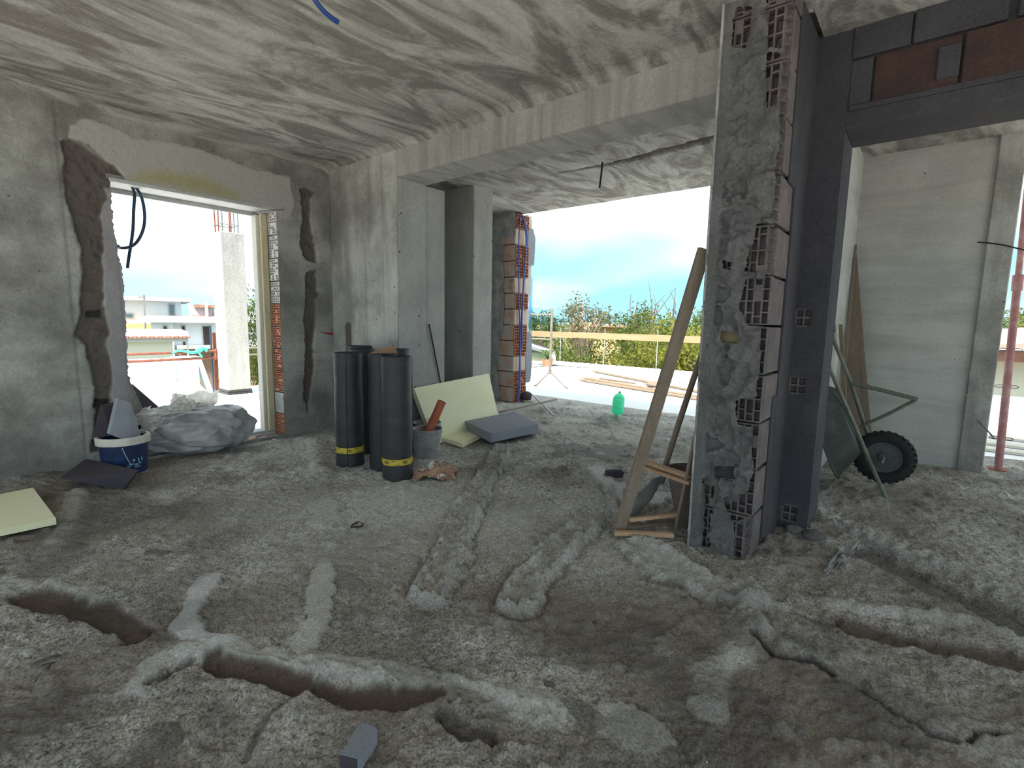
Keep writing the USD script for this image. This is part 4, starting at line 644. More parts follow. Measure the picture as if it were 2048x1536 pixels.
def rock(c, r, seed, flat=.6):
    m = trimesh.creation.icosphere(2); v = np.array(m.vertices); v = v * (1 + .7 * N3(v[:, 0], v[:, 1], v[:, 2], 1.6, 3, seed))[:, None] * [1, 1, flat] * r
    rz = trimesh.transformations.rotation_matrix(seed * 1.3, [0, 0, 1])[:3, :3]; return trimesh.Trimesh(v @ rz.T + c, m.faces, process=False)
RK = [('502,874', .05, 'dusty_clay', 'reddish rubble lump at the doorway sill, left of its neighbours'), ]
for i, (p, r, m_, lb) in enumerate([
    ([(2.29,5.4,0.03)][0], .05, 'pale_clay', 'broken clay lump lying at the doorway sill, next to the sack'), ([(2.431,5.423,0.03)][0], .04, 'brick_face', 'broken clay lump lying under the doorway brickwork'), ([(2.431,5.219,0.03)][0], .03, 'dusty_clay', 'small pale clay lump at the foot of the doorway brickwork'),
    ([(3.471,0.519,0.03)][0], .055, 'mortar_skin', 'knobbly mortar lump at the foot of the pier, right side'), ([(3.446,0.414,0.03)][0], .06, 'mortar_skin', 'flat mortar lump on the floor right of the pier foot'), ([(2.898,0.857,0.02)][0], .03, 'dirty_clay', 'clay chip at the left foot of the pier'),
    ([(1.777,1.445,0.02)][0], .012, 'xps_yellow', 'tiny yellow foam crumb near the end of the right-hand mortar ridge'), ([(1.381,2.205,0.02)][0], .011, 'xps_yellow', 'tiny yellow foam crumb in the middle of the floor'), ([(1.481,0.818,0.02)][0], .02, 'dusty_clay', 'pale stone chip in the right foreground'),
    ([(1.235,1.048,0.02)][0], .022, 'mortar_skin', 'grey mortar pebble behind the front mortar ridge'), ([(0.25,2.39,0.02)][0], .03, 'eps_dark', 'black lump lying in the left foreground'), ([(1.745,0.193,0.02)][0], .025, 'mortar_skin', 'grey mortar crumb in the right foreground'),
    ([(0.773,2.277,0.02)][0], .02, 'mortar_skin', 'grey mortar crumb beside the white mortar streak'), ([(1.37,0.917,0.02)][0], .028, 'dirty_clay', 'pinkish stone in the middle foreground')]):
    obj('rubble_lump', rock(np.array(p) + [0, 0, floor_h(p[0], p[1]) - .01 - p[2] + r * .35], r, 240 + i), m_, label=lb, cat='rubble', group='loose rubble on the floor', smooth=True)
# gravel: uncountable
rng = np.random.default_rng(4); base = trimesh.creation.icosphere(0)
for nm_, m_, k, lb in (('gravel', 'dusty_clay', 6500, 'fine pale gravel scattered over the floor'), ('grit', 'mortar_skin', 7500, 'coarse dark mortar grit scattered over the floor')):
    V, F = [], []; ga = heading + np.radians(rng.uniform(-50, 50, k)); gr = 1.25 * np.exp(rng.uniform(0, 1.35, k) ** 1.1); gx, gy = gr * np.cos(ga), gr * np.sin(ga)
    okk = (gy < 4.4) & (gx < 4.6) & ~((gx > 2.2) & (gy < 1.5) & (gy > .3)) & (np.hypot(gx - .77, gy - 1.18) > .2) & ~((gx > 2.3) & (gy > 2.7)); gx, gy = gx[okk], gy[okk]
    gh, _ = floor_fields(gx, gy)
    for i in range(len(gx)):
        s = .0024 * min(math.exp(rng.normal(0, .5)), 2.6) * (1.25 if nm_ == 'grit' else 1); v = base.vertices * s * rng.uniform(.6, 1.3, 3) + rng.normal(0, s * .25, (12, 3)) + [gx[i], gy[i], gh[i] + s * .5]; F.append(base.faces + 12 * i); V.append(v)
    obj(nm_, (np.vstack(V), np.vstack(F)), m_, FLO, label=lb, kind='stuff')
# ---- planks, shovel and tub at the pier
def plank(label, a, b, w, h, up, m='old_wood', name='wooden_plank', group=None):
    return obj(name, bar(a, b, w, h, up, .002), m, label=label, cat='plank', group=group)
plank('long grey wooden batten leaning against the left side of the pier', [(2.724,1.346,0.02)][0], [(2.886,0.99,1.714)][0], .028, .072, (0.5, -.4, .2))
sb = np.array([(3.3,1.329,0.203)][0]); st = np.array([3.16, .985, 1.36]); 
SH = thing('shovel', 'mortar-crusted shovel leaning on the pier behind the batten', 'shovel', sb)
d_ = unit(sb - st)
obj('handle', tube(spline([st, (st * .5 + sb * .5) + [0, .01, 0], sb], 12), .019, 12), 'old_wood', SH, smooth=True)
tip = np.array([2.93, 1.385, .05]); s0 = sb; vw = np.array([.86, .39, -.33]); up_ = unit(np.cross(vw, tip - s0)); up_ = up_ if up_[2] > 0 else -up_; side = unit(np.cross(tip - s0, up_)); up_ = unit(up_ + .45 * side); side = unit(np.cross(tip - s0, up_))
U, V = [a.ravel() for a in np.meshgrid(np.linspace(0, 1, 16), np.linspace(-1, 1, 13), indexing='ij')]
wd = np.where(U < .25, .03 + .075 * (U / .25), .105) * np.where(U > .6, np.sqrt(np.maximum(1 - ((U - .6) / .42) ** 2, .02)), 1)
bl = s0 + (tip - s0) * U[:, None] + side * (V * wd)[:, None] + unit(up_) * ((V ** 2) * .012 - .008 * np.sin(U * 3.1))[:, None]
bf = grid_faces(16, 13); obj('blade', (np.vstack([bl, bl - unit(up_) * .004]), np.vstack([bf, bf[:, ::-1] + len(bl)])), 'mortar_pail', SH, smooth=True)
obj('socket', tube([sb - d_ * .12, sb + d_ * .01], [.023, .026], 12), 'steel', SH, smooth=True)
plank('short broad plank leaning steeply on the near left corner of the pier', (3.03, 1.075, .02), [(3.056,0.985,0.728)][0], .022, .10, (0.6, -.3, .2))
tb = np.array([3.38, 1.15, 0.0]); TB = pail('mortar_tub', 'tapered reddish-brown mortar tub behind the leaning planks', tb, .095, .165, .30, 'tub_brown', .008, cat='tub')
hp = [np.array([(3.137,1.407,0.335)][0]), np.array([(2.999,1.009,0.335)][0])]
plank('short brown board laid on edge across the tub, upper of two', hp[0] + [0.02, .02, .03], hp[1] + [.02, .02, .03], .05, .022, (0, 0, 1), 'new_wood'); plank('short brown board laid across the tub, lower of two', hp[0], hp[1], .07, .020, (0, 0, 1), 'new_wood')
f1 = np.array([(2.768,1.318,0.085),(3.094,1.075,0.085)]); plank('short sawn plank lying tilted on the floor under the shovel blade', f1[0], f1[1] + [0, 0, .01], .09, .022, (.3, .2, 1), 'new_wood')
f2 = np.array([(2.636,1.332,0.04),(2.848,1.051,0.04)]); plank('narrow light batten lying at the foot of the leaning batten', f2[0], f2[1], .035, .026, (0, 0, 1), 'new_wood')
plank('short plank half buried beneath the tilted sawn plank', f1[0] + [-.01, .06, -.055], f1[1] + [.0, .06, -.06], .07, .02, (0, 0, 1), 'old_wood')
# ---- rods, bottle and poles
obj('steel_bar', tube([[(3.593,4.085,1.246)][0], [(3.783,4.088,0.518)][0]], .008, 8), 'cable_black', label='thin black bar leaning on the back wall behind the yellow panel', cat='bar', smooth=True)
q = [(3,5.235,1.126),(3.314,5.235,1.107)]; obj('level_mark_strip', trimesh.convex.convex_hull(np.array([q[0], np.array(q[0]) + [0.004, -.01, .004], *(np.array(q[1]) + o for o in ([-.16, 0, .012], [-.16, 0, -.012], [-.16, -.012, .012], [-.16, -.012, -.012]))])), 'red_plastic', label='thin red pointed strip on the wall above the black rolls', cat='marker strip')
bt = np.array([(5.927,3.035,0.06)][0]); bt[2] = floor_h(bt[0], bt[1]); bd = unit([.55, .22, .62])
BT = thing('plastic_bottle', 'empty green plastic bottle lying on the rubble edge by the terrace', 'bottle', bt); fR = frame(bd)
prof = [(.001, 0), (.030, .0), (.043, .012), (.045, .05), (.040, .075), (.045, .10), (.045, .15), (.041, .165), (.045, .18), (.044, .22), (.030, .265), (.016, .285), (.0145, .31), (.001, .31)]
prof = [(r_ * 1.75 if r_ > .02 else r_, z_ * 1.05) for r_, z_ in prof]; bm = lathe(prof, 28); place(bm, fR[:, [1, 2, 0]], bt + [0, 0, .045]); obj('body', bm, 'bottle_green', BT, smooth=40)
cm = lathe([(.001, .0), (.017, .0), (.017, .02), (.001, .02)], 20); place(cm, fR[:, [1, 2, 0]], bt + [0, 0, .04] + bd * .322); obj('cap', cm, 'bottle_cap', BT)
pp = [(6.591,4.964,0.1),(5.246,3.574,0.1)]; obj('thin_pole', tube([pp[0], np.array(pp[1])], .014, 8), 'galvanised', label='thin whitish pole lying over the rubble, crossing the orange one', cat='pole', smooth=True)
pp = [(4.736,4.05,0.15),(6.102,4.121,0.15)]; obj('thin_pole', tube([pp[0], pp[1]], .014, 8), 'trestle_rust', label='thin orange-brown pole lying on the rubble beside the yellow panel', cat='pole', smooth=True)
# ---- wheelbarrow standing on its nose
tn = [np.array(q) for q in ([(4.648,0.103,0)][0], [(4.45,0.547,1.023)][0])]; tn.append(tn[1] + [0, .02, .16])
tf = [np.array(q) for q in [(4.85,0.136,0.072),(4.85,0.429,0.864),(4.85,0.575,1.205),(4.85,0.6,1.424)]]
wc = np.array([(4.72,0.151,0.312)][0]); WBR = thing('wheelbarrow', 'dark green wheelbarrow standing upright on its nose against the wall', 'wheelbarrow', (4.7, .2, 0))
obj('frame_tube', tube([tn[0], tn[0] * .5 + tn[1] * .5, tn[1], tn[2]], .015, 10), 'barrow_tube', WBR, smooth=True)
obj('frame_tube', tube([tf[0], tf[0] * .5 + tf[1] * .5, tf[1] - [0, .008, .02], tf[1] + [0, .008, .02], tf[2], tf[3]], .015, 10), 'barrow_tube', WBR, smooth=True)
obj('grip', tube([tf[2] + (tf[3] - tf[2]) * .2, tf[3] + [0, .0, .005]], .02, 10), 'tyre', WBR, smooth=True)
def wheel(prof, n=44): m = lathe(prof, n); return place(m, np.array([[0, 0, 1.0], [1, 0, 0], [0, 1, 0]]) , wc)
obj('tyre', wheel([(.135 + .06 * math.cos(t) if False else .155 + .043 * math.cos(t), .042 * math.sin(t)) for t in np.linspace(0, 2 * math.pi, 20)]), 'tyre', WBR, smooth=40)
tr = []
for k in range(28):
    a = k * 2 * math.pi / 28
    for s_ in (-1, 1): tr.append(place(cbox((.03, .022, .010), .002), np.array([[1, 0, 0], [0, -math.sin(a + .06 * s_), math.cos(a + .06 * s_)], [0, math.cos(a + .06 * s_), math.sin(a + .06 * s_)]]).T @ np.eye(3), wc + [.017 * s_, .196 * math.cos(a + .06 * s_), .196 * math.sin(a + .06 * s_)]))
obj('tyre_tread', tr, 'tyre', WBR)
obj('hub', wheel([(.001, -.03), (.03, -.032), (.05, -.012), (.09, -.006), (.122, -.022), (.122, .022), (.09, .006), (.05, .012), (.03, .032), (.001, .03)]), 'wheel_hub', WBR, smooth=35)
obj('axle', tube([wc - [.20, 0, 0], wc + [.17, 0, 0]], .010, 10), 'steel', WBR, smooth=True)
ln = unit(tn[1] - tn[0]); ln = unit([0, ln[1], ln[2]]); nn = np.array([0, ln[2], -ln[1]])
o = np.array([4.65, tn[0][1] + .02, .03])
def loft(rings, closed_end=True):
    n = len(rings[0]); v = np.vstack(rings); f = []
    for i in range(len(rings) - 1):
        for j in range(n): a0, a1 = i * n + j, i * n + (j + 1) % n; f += [[a0, a1, a1 + n], [a0, a1 + n, a0 + n]]
    if closed_end: v = np.vstack([v, rings[0].mean(0)]); f += [[len(v) - 1, (j + 1) % n, j] for j in range(n)]
    return trimesh.Trimesh(v, f, process=False)
def rrect(cx, cl, hx, hl, r, n):
    p = np.array(sbox(cx - hx + r, cl - hl + r, cx + hx - r, cl + hl - r).buffer(r, quad_segs=6).exterior.coords)[:-1]; return np.array([o + [q[0], 0, 0] + ln * q[1] + nn * n for q in p])
rings = [rrect(0, .60, .16, .20, .09, .015), rrect(0, .60, .20, .25, .10, .03), rrect(0, .61, .25, .36, .12, .17), rrect(0, .62, .265, .40, .12, .215), rrect(0, .62, .275, .41, .12, .217), rrect(0, .62, .275, .41, .12, .208), rrect(0, .62, .26, .385, .12, .20), rrect(0, .60, .19, .235, .10, .036)]
obj('tray', loft(rings), 'barrow_green', WBR, smooth=40)
for dx in (0, -.07):
    lg = [np.array(q) + [dx, 0, 0] for q in [(4.85,0.417,0.848),(4.85,0.222,0.815),(4.85,-0,0.769)]]; lg2 = [np.array(q) + [dx, 0, 0] for q in [(4.85,-0.001,0.765),(4.85,0.134,0.652),(4.85,0.324,0.508)]]
    obj('leg', [tube(lg, .012, 8), tube(lg2, .010, 8)], 'barrow_tube', WBR, smooth=True)
obj('leg_brace', tube([np.array(q) + [.0, 0, 0] for q in ([(4.85,-0,0.769)][0], [(4.78,-0,0.777)][0])], .012, 8), 'barrow_tube', WBR)
# boards standing behind the wheelbarrow
b0 = np.array([(5.95,0.326,0.2)][0]); 
plank('tall pinkish batten leaning in the corner, right of the plywood', [(5.9,0.312,0.086)][0], [(6.08,0.635,2.075)][0], .03, .07, (0, -1, 0), 'old_wood')
plank('tall dark batten leaning in the corner, left of the plywood', [(5.7,0.556,0.598)][0], (6.07, .606, 2.10), .025, .025, (0, -1, 0), 'old_wood')
pw = np.array([[(5.86,0.36,0.16)][0], [(6.07,0.628,1.957)][0], (6.06, .60, 1.9), [(5.86,0.525,0.182)][0]])
obj('plywood_sheet', slab(pw[[0, 3, 2, 1]], .012), 'old_wood', label='narrow brownish plywood sheet leaning in the corner between two battens', cat='plywood')
plank('short dark post standing behind the wheelbarrow tray', [(5.3,0.491,0.651)][0], [(5.35,0.587,1.317)][0], .03, .03, (1, 0, 0), 'old_wood')
# ---- cables and conduits
obj('conduit', tube(spline([(1.258,2.2,2.731),(1.284,2.2,2.675),(1.331,2.2,2.646),(1.395,2.2,2.634)], 16), .011, 10), 'conduit_blue', label='thick dark blue conduit hanging from the ceiling at the top of the view', cat='conduit', smooth=True)
c1 = spline([(1.347,5.42,2.408),(1.388,5.42,2.391),(1.4,5.42,2.235),(1.381,5.42,2.043),(1.347,5.42,1.847),(1.319,5.42,1.691)], 24); c2 = spline([*[(1.369,5.42,2.412),(1.424,5.42,2.382)], *[(1.464,5.4,2.244),(1.462,5.4,2.095),(1.413,5.4,1.948),(1.351,5.4,1.876),(1.297,5.4,1.857)], *[(1.241,5.32,1.861)]], 30)
obj('conduit', tube(c1, .0115, 10), 'cable_dark', label='dark conduit tail hanging straight down in the doorway', cat='conduit', smooth=True); obj('conduit', tube(c2, .0115, 10), 'cable_dark', label='dark conduit looping back to the left side of the doorway', cat='conduit', smooth=True)
q = [(4.75,2.727,2.934),(4.75,2.734,2.831),(4.75,2.75,2.68)]; obj('cable_stub', tube(spline(q, 8), .010, 8), 'cable_black', label='short black cable hanging from the broken chase in the soffit', cat='cable', smooth=True)
q = [(6.085,-0.286,2.058),(6.085,-0.352,2.044)]; obj('wire_stub', tube(spline([*q, *[(6.05,-0.43,2.021),(6.05,-0.581,1.964),(6.05,-0.663,1.934)]], 12), .006, 6), 'cable_black', label='bent tie wire sticking out of the far right pilaster, upper one', cat='wire', smooth=True)
q = [(6.085,-0.453,0.481)]; obj('wire_stub', tube([q[0], [(6.02,-0.566,0.346)][0]], .008, 6), 'steel', label='bent steel stub sticking out of the far right pilaster near its foot', cat='wire', smooth=True)
# ================================================================ outer wall end and things outside
ST = thing('wall_outer', 'broken brick end of the outer wall beside the terrace', kind='structure')
Ry = np.array([[1, 0, 0], [0, 0, 1], [0, 1, 0]], float) * np.array([1, 1, 1])    # a=x, b=z, c=y
def endplate(pg, t, o):
    m = trimesh.creation.extrude_polygon(pg, t, engine='earcut'); v = np.array(m.vertices); m = trimesh.Trimesh(np.stack([v[:, 0], v[:, 2], v[:, 1]], -1), m.faces[:, ::-1], process=False); m.apply_translation(o); return m
rng = random.Random(3); zc = .02; SX0, SX1, SY = 6.05, 6.36, 4.90
kinds = 'hhbhhbhbhhbh'
for k in range(12):
    h = .236 if k < 11 else .20; dy = rng.uniform(-.008, .008)
    if kinds[k] == 'h':
        pg, t = hollow(SX1 - SX0, h, .05, [(1, 7), (1, 8), (1, 7), (1, 8), (1, 7)], .009, k, .05); ms = [endplate(pg, t, (SX0, SY + dy, zc)), bx(SX0, SX1, SY + .055 + dy, SY + .34, zc, zc + h, .004)]; mm = 'red_clay'
    else: ms = [bx(SX0, SX0 + .20, SY + .012 + dy, SY + .34, zc, zc + h, .006), bx(SX0 + .205, SX1, SY + .02 + dy, SY + .34, zc, zc + h, .006)]; mm = 'pale_clay'
    obj('brick', ms, mm, ST, label='pale solid clay block' if mm == 'pale_clay' else None); 
    obj('brick', bx(SX0 - .014, SX0 + .002, SY + .02 + dy, SY + .34, zc + .003, zc + h - .004, .004), 'brick_face', ST); zc += .243
uy = np.linspace(SY + .005, 5.42, 50); vz = np.linspace(0, 2.93, 200); Yo, Zo = [a.ravel() for a in np.meshgrid(uy, vz, indexing='ij')]; z0 = Yo * 0
bare = smooth01((SY + .27 + .20 * N3(z0, Zo, z0, 2.2, 4, 301) - Yo) / .02) * (Zo < 2.55) * smooth01((.30 + N3(Yo, Zo, z0, 5, 3, 303)) * 6)
f = grid_faces(len(uy), len(vz)); f = f[bare[f].mean(1) < .5]
obj('plaster_face', (np.stack([6.028 - .02 * (N3(Yo, Zo, z0, 6, 4, 305) + .3), Yo, Zo], -1), np.vstack([f[:, ::-1], f])), 'mortar_pail', ST, smooth=50)
obj('core', [bx(6.06, 6.36, SY + .34, 5.6, -.2, 2.94, 0), bx(4.97, 6.06, 5.35, 5.6, -.2, 2.94, 0)], 'concrete_pillar', ST)
for i, pl in enumerate([[(6.38, .30), (6.50, .30), (6.53, .36), (6.55, .62), (6.53, 1.05), (6.47, 1.13), (6.38, 1.10)], [(6.38, 1.70), (6.50, 1.70), (6.505, 2.30), (6.38, 2.30)], [(6.38, 2.16), (6.55, 2.18), (6.57, 2.60), (6.50, 2.74), (6.38, 2.72)], [(6.38, 2.68), (6.49, 2.68), (6.50, 2.93), (6.38, 2.93)], [(6.38, 1.12), (6.43, 1.12), (6.45, 1.4), (6.42, 1.55), (6.45, 1.72), (6.38, 1.72)]]):
    m = endplate(Polygon(pl), .38 if i != 4 else .3, (0, SY + .03 + .02 * (i % 2), 0)); obj('insulation_slab', m, 'eps_grey' if i in (0, 2) else 'dusty_clay', ST)
for i, pts in enumerate([[(6.17, 4.93, 2.93), (6.08, 4.87, 2.70), (6.07, 4.87, 2.2), (6.09, 4.86, 1.7), (6.13, 4.87, 1.25), (6.14, 4.86, .7), (6.12, 4.87, .2), (6.11, 4.86, .04)], [(6.18, 4.93, 2.93), (6.24, 4.87, 2.72), (6.245, 4.87, 2.3), (6.20, 4.86, 1.75), (6.155, 4.86, 1.3), (6.15, 4.86, .75), (6.13, 4.86, .02)], [(6.175, 4.92, 2.93), (6.22, 4.86, 2.65), (6.21, 4.86, 2.1), (6.17, 4.85, 1.6), (6.165, 4.85, 1.05), (6.19, 4.86, .85)]]):
    obj('cable', tube(spline(pts, 40), .0095, 8), 'cable_blue', label=['blue cable hanging down the brick wall end, leftmost strand', 'blue cable hanging down the brick wall end, rightmost strand', 'blue cable hanging down the brick wall end, short middle strand'][i], cat='cable', group='blue cables on the brick wall end', smooth=True)
q = np.array([(6.56, 5.02, .90), (6.62, 5.00, .9), (6.61, 5.0, 1.95), (6.54, 5.02, 1.95)])
obj('plastic_film', sheet([q[0], q[1], q[2], q[3]], 14, 40, .012, 311), 'film_blue', label='strip of blue plastic film hanging outside the brick wall end', cat='plastic film', smooth=True)
obj('foam_lump', rock(np.array([(6.31,4.852,0.1)][0]), .10, 313, .7), 'eps_dark', label='dark lump lying at the foot of the brick wall end', cat='foam lump', smooth=True)
# ---- trestle
hub = np.array([(8.25,5.748,0.274)][0]); top = np.array([(8.25,5.743,1.548)][0])
TR = thing('trestle', 'rust-speckled white steel trestle standing on the terrace', 'trestle', (hub[0], hub[1], 0)); far = np.array([0.05, 1.0, 0])
obj('post', tube([hub, top], .024, 10), 'trestle_rust', TR, smooth=True)
p2_ = hub + far * 1.05; obj('post', tube([p2_, p2_ + (top - hub)], .024, 10), 'trestle_rust', TR, smooth=True)
obj('hub_collar', tube([hub - [0, 0, .03], hub + [0, 0, .05]], .034, 10), 'trestle_rust', TR)
for z in [(8.25,5.763,1.43),(8.25,5.746,0.936)]: obj('crossbar', tube([np.array(z), np.array(z) + far * 1.05], .015, 8), 'trestle_rust', TR, smooth=True)
for e in ([(8.044,5.925,0.012)][0], [(8.223,5.35,0.012)][0]):
    e = np.array(e); obj('leg', tube([hub + [0, 0, .02], hub * .3 + e * .7 + [0, 0, .012], e], .013, 8), 'trestle_rust', TR, smooth=True); obj('foot', tube([e, e + unit(e - hub) * [1, 1, 0] * .07], .013, 8), 'trestle_rust', TR)
for e in (p2_ + [-.45, -.05, 0], p2_ + [.4, .1, 0]):
    e = np.array([e[0], e[1], .012]); obj('leg', tube([p2_, e], .013, 8), 'trestle_rust', TR, smooth=True)
# ---- railing at the terrace edge
RL = thing('railing', 'wooden plank railing on thin steel posts along the terrace edge', 'railing', (13.5, 7, 0))
ys = [10.6, 9.03, 7.44, 5.77, 4.1, 2.4, .7]
for y in ys: obj('post', tube([(13.5, y, 0), (13.5, y, 1.10)], .011, 8), 'galvanised', RL, smooth=True)
for i, (ya, yb_) in enumerate([(10.9, 8.55), (8.75, 4.3), (4.4, .2)]): obj('plank', bx(13.455 + (i % 2) * .018 - .018, 13.475 + (i % 2) * .018 - .018, yb_, ya, .78 + .01 * i, .965 + .006 * i, .003), 'rail_wood', RL)
for i, (a, b, w, m_, lb) in enumerate([([(9.9,5.946,0.03)][0], [(8.7,2.726,0.03)][0], .14, 'loose_board', 'long pale plank lying on the terrace, nearest of the loose planks'), ([(9.486,5.797,0.03)][0], [(8.545,2.594,0.02)][0], .10, 'loose_board', 'long weathered plank lying on the terrace under the nearest pale one'),
        ([(11.428,6.57,0.03)][0], [(9.533,3.181,0.03)][0], .10, 'loose_board', 'long whitish plank lying on the terrace, farthest of the loose planks'), ([(9.847,5.501,0.05)][0], [(9.593,4.537,0.05)][0], .06, 'old_wood', 'short grey batten lying across the loose terrace planks'),
        ([(12.04,9.095,0.02)][0], [(12.376,7.168,0.02)][0], .10, 'steel', 'grey metal strip lying on the terrace by its far edge'), ([(11.121,8.398,0.02)][0], [(12.17,8.344,0.02)][0], .06, 'steel', 'short grey strip lying on the terrace behind the trestle')]):
    obj('loose_plank', bar(np.array(a), np.array(b), w, .03, (0, 0, 1)), m_, label=lb, cat='plank')
obj('timber_offcut', rock(np.array([(9.715,4.21,0.06)][0]), .14, 317, .45), 'old_wood', label='brown timber offcut lying behind the loose terrace planks', cat='offcut', smooth=False)
obj('foam_block', bx(10.95, 11.3, 3.95, 4.2, 0, .12, .01), 'eps_pale', label='small pale grey block on the terrace near the railing', cat='foam block')
# ---- unfinished column and scaffold seen through the doorway
CO = thing('concrete_column', 'unfinished pale concrete column on the terrace with bare rebar on top', 'column', (3.54, 8.92, 0))
cm = cbox((.36, .38, 2.62), .012).subdivide().subdivide().subdivide(); v = np.array(cm.vertices); cm.vertices = v + np.stack([.012 * N3(v[:, 0], v[:, 1], v[:, 2], 3, 3, 321), .012 * N3(v[:, 0], v[:, 1], v[:, 2], 3, 3, 323), 0 * v[:, 0]], -1) + [3.545, 8.935, 1.31]
obj('shaft', cm, 'concrete_pillar', CO, smooth=40)
for i, (x, y) in enumerate([(3.42, 8.80), (3.53, 8.80), (3.66, 8.80), (3.42, 8.94), (3.66, 8.94), (3.42, 9.07), (3.53, 9.07), (3.66, 9.07)]): obj('rebar', tube([(x, y, 2.58), (x + .01 * math.sin(i), y, 3.45)], .010, 6), 'rust' if i % 2 else 'steel', CO, smooth=True)
obj('stirrup', tube([(3.405, 8.785, 2.74), (3.675, 8.785, 2.745), (3.675, 9.085, 2.745), (3.405, 9.085, 2.74), (3.405, 8.785, 2.74)], .006, 6), 'steel', CO)
obj('flashing', [bx(3.35, 3.74, 8.73, 9.14, -.004, .035, .006), bx(3.352, 3.738, 8.732, 9.138, .03, .075, .012)], 'membrane', CO, label='black membrane skirt at its foot')
SC = thing('scaffold_rail', 'rusty scaffold guard rail beside the concrete column', 'scaffold', (3.36, 9.35, 0))
obj('upright', tube([(3.40, 9.32, 0), (3.40, 9.32, 1.0)], .028, 10), 'rust', SC, smooth=True); obj('upright', tube([(3.335, 9.28, 0), (3.335, 9.28, 1.12)], .014, 8), 'cable_dark', SC, smooth=True)
obj('brace', tube([(3.60, 9.32, .60), (3.42, 9.30, .12)], .014, 8), 'rust', SC, smooth=True)
obj('rail', tube([(-.5, 9.25, .665), (3.7, 9.25, .695)], .020, 10), 'rust', SC, smooth=True); obj('rail', tube([(-.5, 9.25, .555), (3.7, 9.25, .585)], .020, 10), 'rust', SC, smooth=True)
obj('coupler', [bx(3.36, 3.50, 9.22, 9.32, .54, .73, .02), bx(3.44, 3.56, 9.24, 9.30, .66, .74, .02)], 'rust', SC)
for z in (.58, .70): obj('rail', tube([(3.9, 9.6, z), (7, 9.7, z + .02)], .016, 8), 'trestle_rust', SC, smooth=True)
obj('rope_wrap', [tube(spline([(2.75, 9.24, .675), (2.95, 9.22, .70), (3.08, 9.23, .69), (3.17, 9.22, .74), (3.25, 9.23, .70)], 20), [.02] * 8 + [.026] * 5 + [.045] * 4 + [.03] * 3, 10), tube([(3.10, 9.21, .72), (3.16, 9.20, .60)], .018, 8)], 'green_cloth', label='turquoise rag wrapped around the upper scaffold rail', cat='rag', smooth=True)
PA_ = thing('parapet', 'low white waterproofed upstand along the terrace edge behind the scaffold rail', kind='structure')
obj('upstand', [bx(-8, 2.92, 9.66, 9.95, -.25, .56, .02), bx(2.92, 3.28, 9.70, 10.0, -.25, .58, .02)], 'parapet_cyan', PA_)
obj('slope', slab([(3.28, 9.62, .58), (3.40, 9.5, 0), (3.44, 9.9, 0), (3.30, 10.0, .58)], .04), 'parapet_cyan', PA_); obj('fillet', slab([(-8, 9.52, .0), (3.3, 9.52, .0), (3.2, 9.67, .18), (-8, 9.67, .18)], .02), 'terrace_white', PA_)
# ---- neighbouring houses
def facade(name, label, p0, p1, zg, group=None):
    """local frame of a house front: x along p0->p1 (metres), y up from zg, depth away from the camera."""
    p0 = np.array(p0, float); p1 = np.array(p1, float); u = unit((p1 - p0) * [1, 1, 0]); n = np.array([-u[1], u[0], 0])
    if n @ p0 < 0: n = -n
    t = thing(name, label, 'house', (p0[0], p0[1], zg), group)
    def part(nm, x0, x1, z0, z1, d0, d1, m, parent=None, c=.0, **k):
        b = trimesh.creation.box((x1 - x0, d1 - d0, z1 - z0)); b.apply_translation(((x0 + x1) / 2, (d0 + d1) / 2, (z0 + z1) / 2)); R = np.array([u, n, [0, 0, 1.0]]).T
        if np.linalg.det(R) < 0: b.invert()
        return obj(nm, place(b, R, np.array([p0[0], p0[1], 0])), m, parent or t, **k)
    X = lambda q: float((np.array(q) - p0) @ u)
    return t, part, X
GZ = -3.4
def pts(s): return s
a, b = [(8.88,39.002,0.565),(12.231,38.084,0.598)]; t, part, X = facade('white_house', 'white flat-roofed house with a projecting eave, farthest left through the doorway', a, b, GZ)
w = X(b); zt, ze, zw = [q[2] for q in [(10.463,38.607,2.363),(10.449,38.611,2.109),(10.361,38.635,0.579)]]; part('wall', -4, w - .2, GZ, ze + .05, 0, 8, 'house_white'); part('roof', -4, w + .35, ze, zt, -.5, 8.5, 'house_grey')
q = [(11.333,38.361,1.982),(11.733,38.241,1.182),(9.167,38.935,1.316),(9.61,38.829,0.95)]; wi = part('window', X(q[0]) , X(q[1]), q[1][2], q[0][2], -.06, .1, 'house_grey'); part('pane', X(q[0]) + .08, X(q[1]) - .08, q[1][2] + .08, q[0][2] - .08, -.09, .0, 'house_glass', wi)
wi = part('window', X(q[2]) - .5, X(q[3]), q[3][2], q[2][2], -.06, .1, 'house_grey'); part('pane', X(q[2]) - .4, X(q[3]) - .08, q[3][2] + .08, q[2][2] - .08, -.09, .0, 'house_glass', wi)
q = [(8.97,37.954,0.678),(10.151,37.656,0.159)]; part('tan_panel', X(q[0]) - 1, X(q[1]), GZ, q[0][2], -1.2, -.1, 'house_orange', label='tan lower storey')
q = [(9.661,36.751,2.417),(9.525,36.787,0.067)]; AN = thing('roof_antenna', 'thin aerial mast in front of the white flat-roofed house', 'aerial', (q[1][0], q[1][1], GZ)); obj('mast', tube([(q[1][0], q[1][1], GZ), q[0]], .05, 6), 'steel', AN); r_ = np.array([(9.394,36.82,2.286),(9.725,36.734,2.301)]); obj('arm', tube(r_, .035, 6), 'steel', AN)
a, b = [(8.488,31.89,-0.355),(11.844,30.801,-0.394)]; t, part, X = facade('white_house', 'white house shell with dark empty door openings, seen beside the column', a, b, GZ)
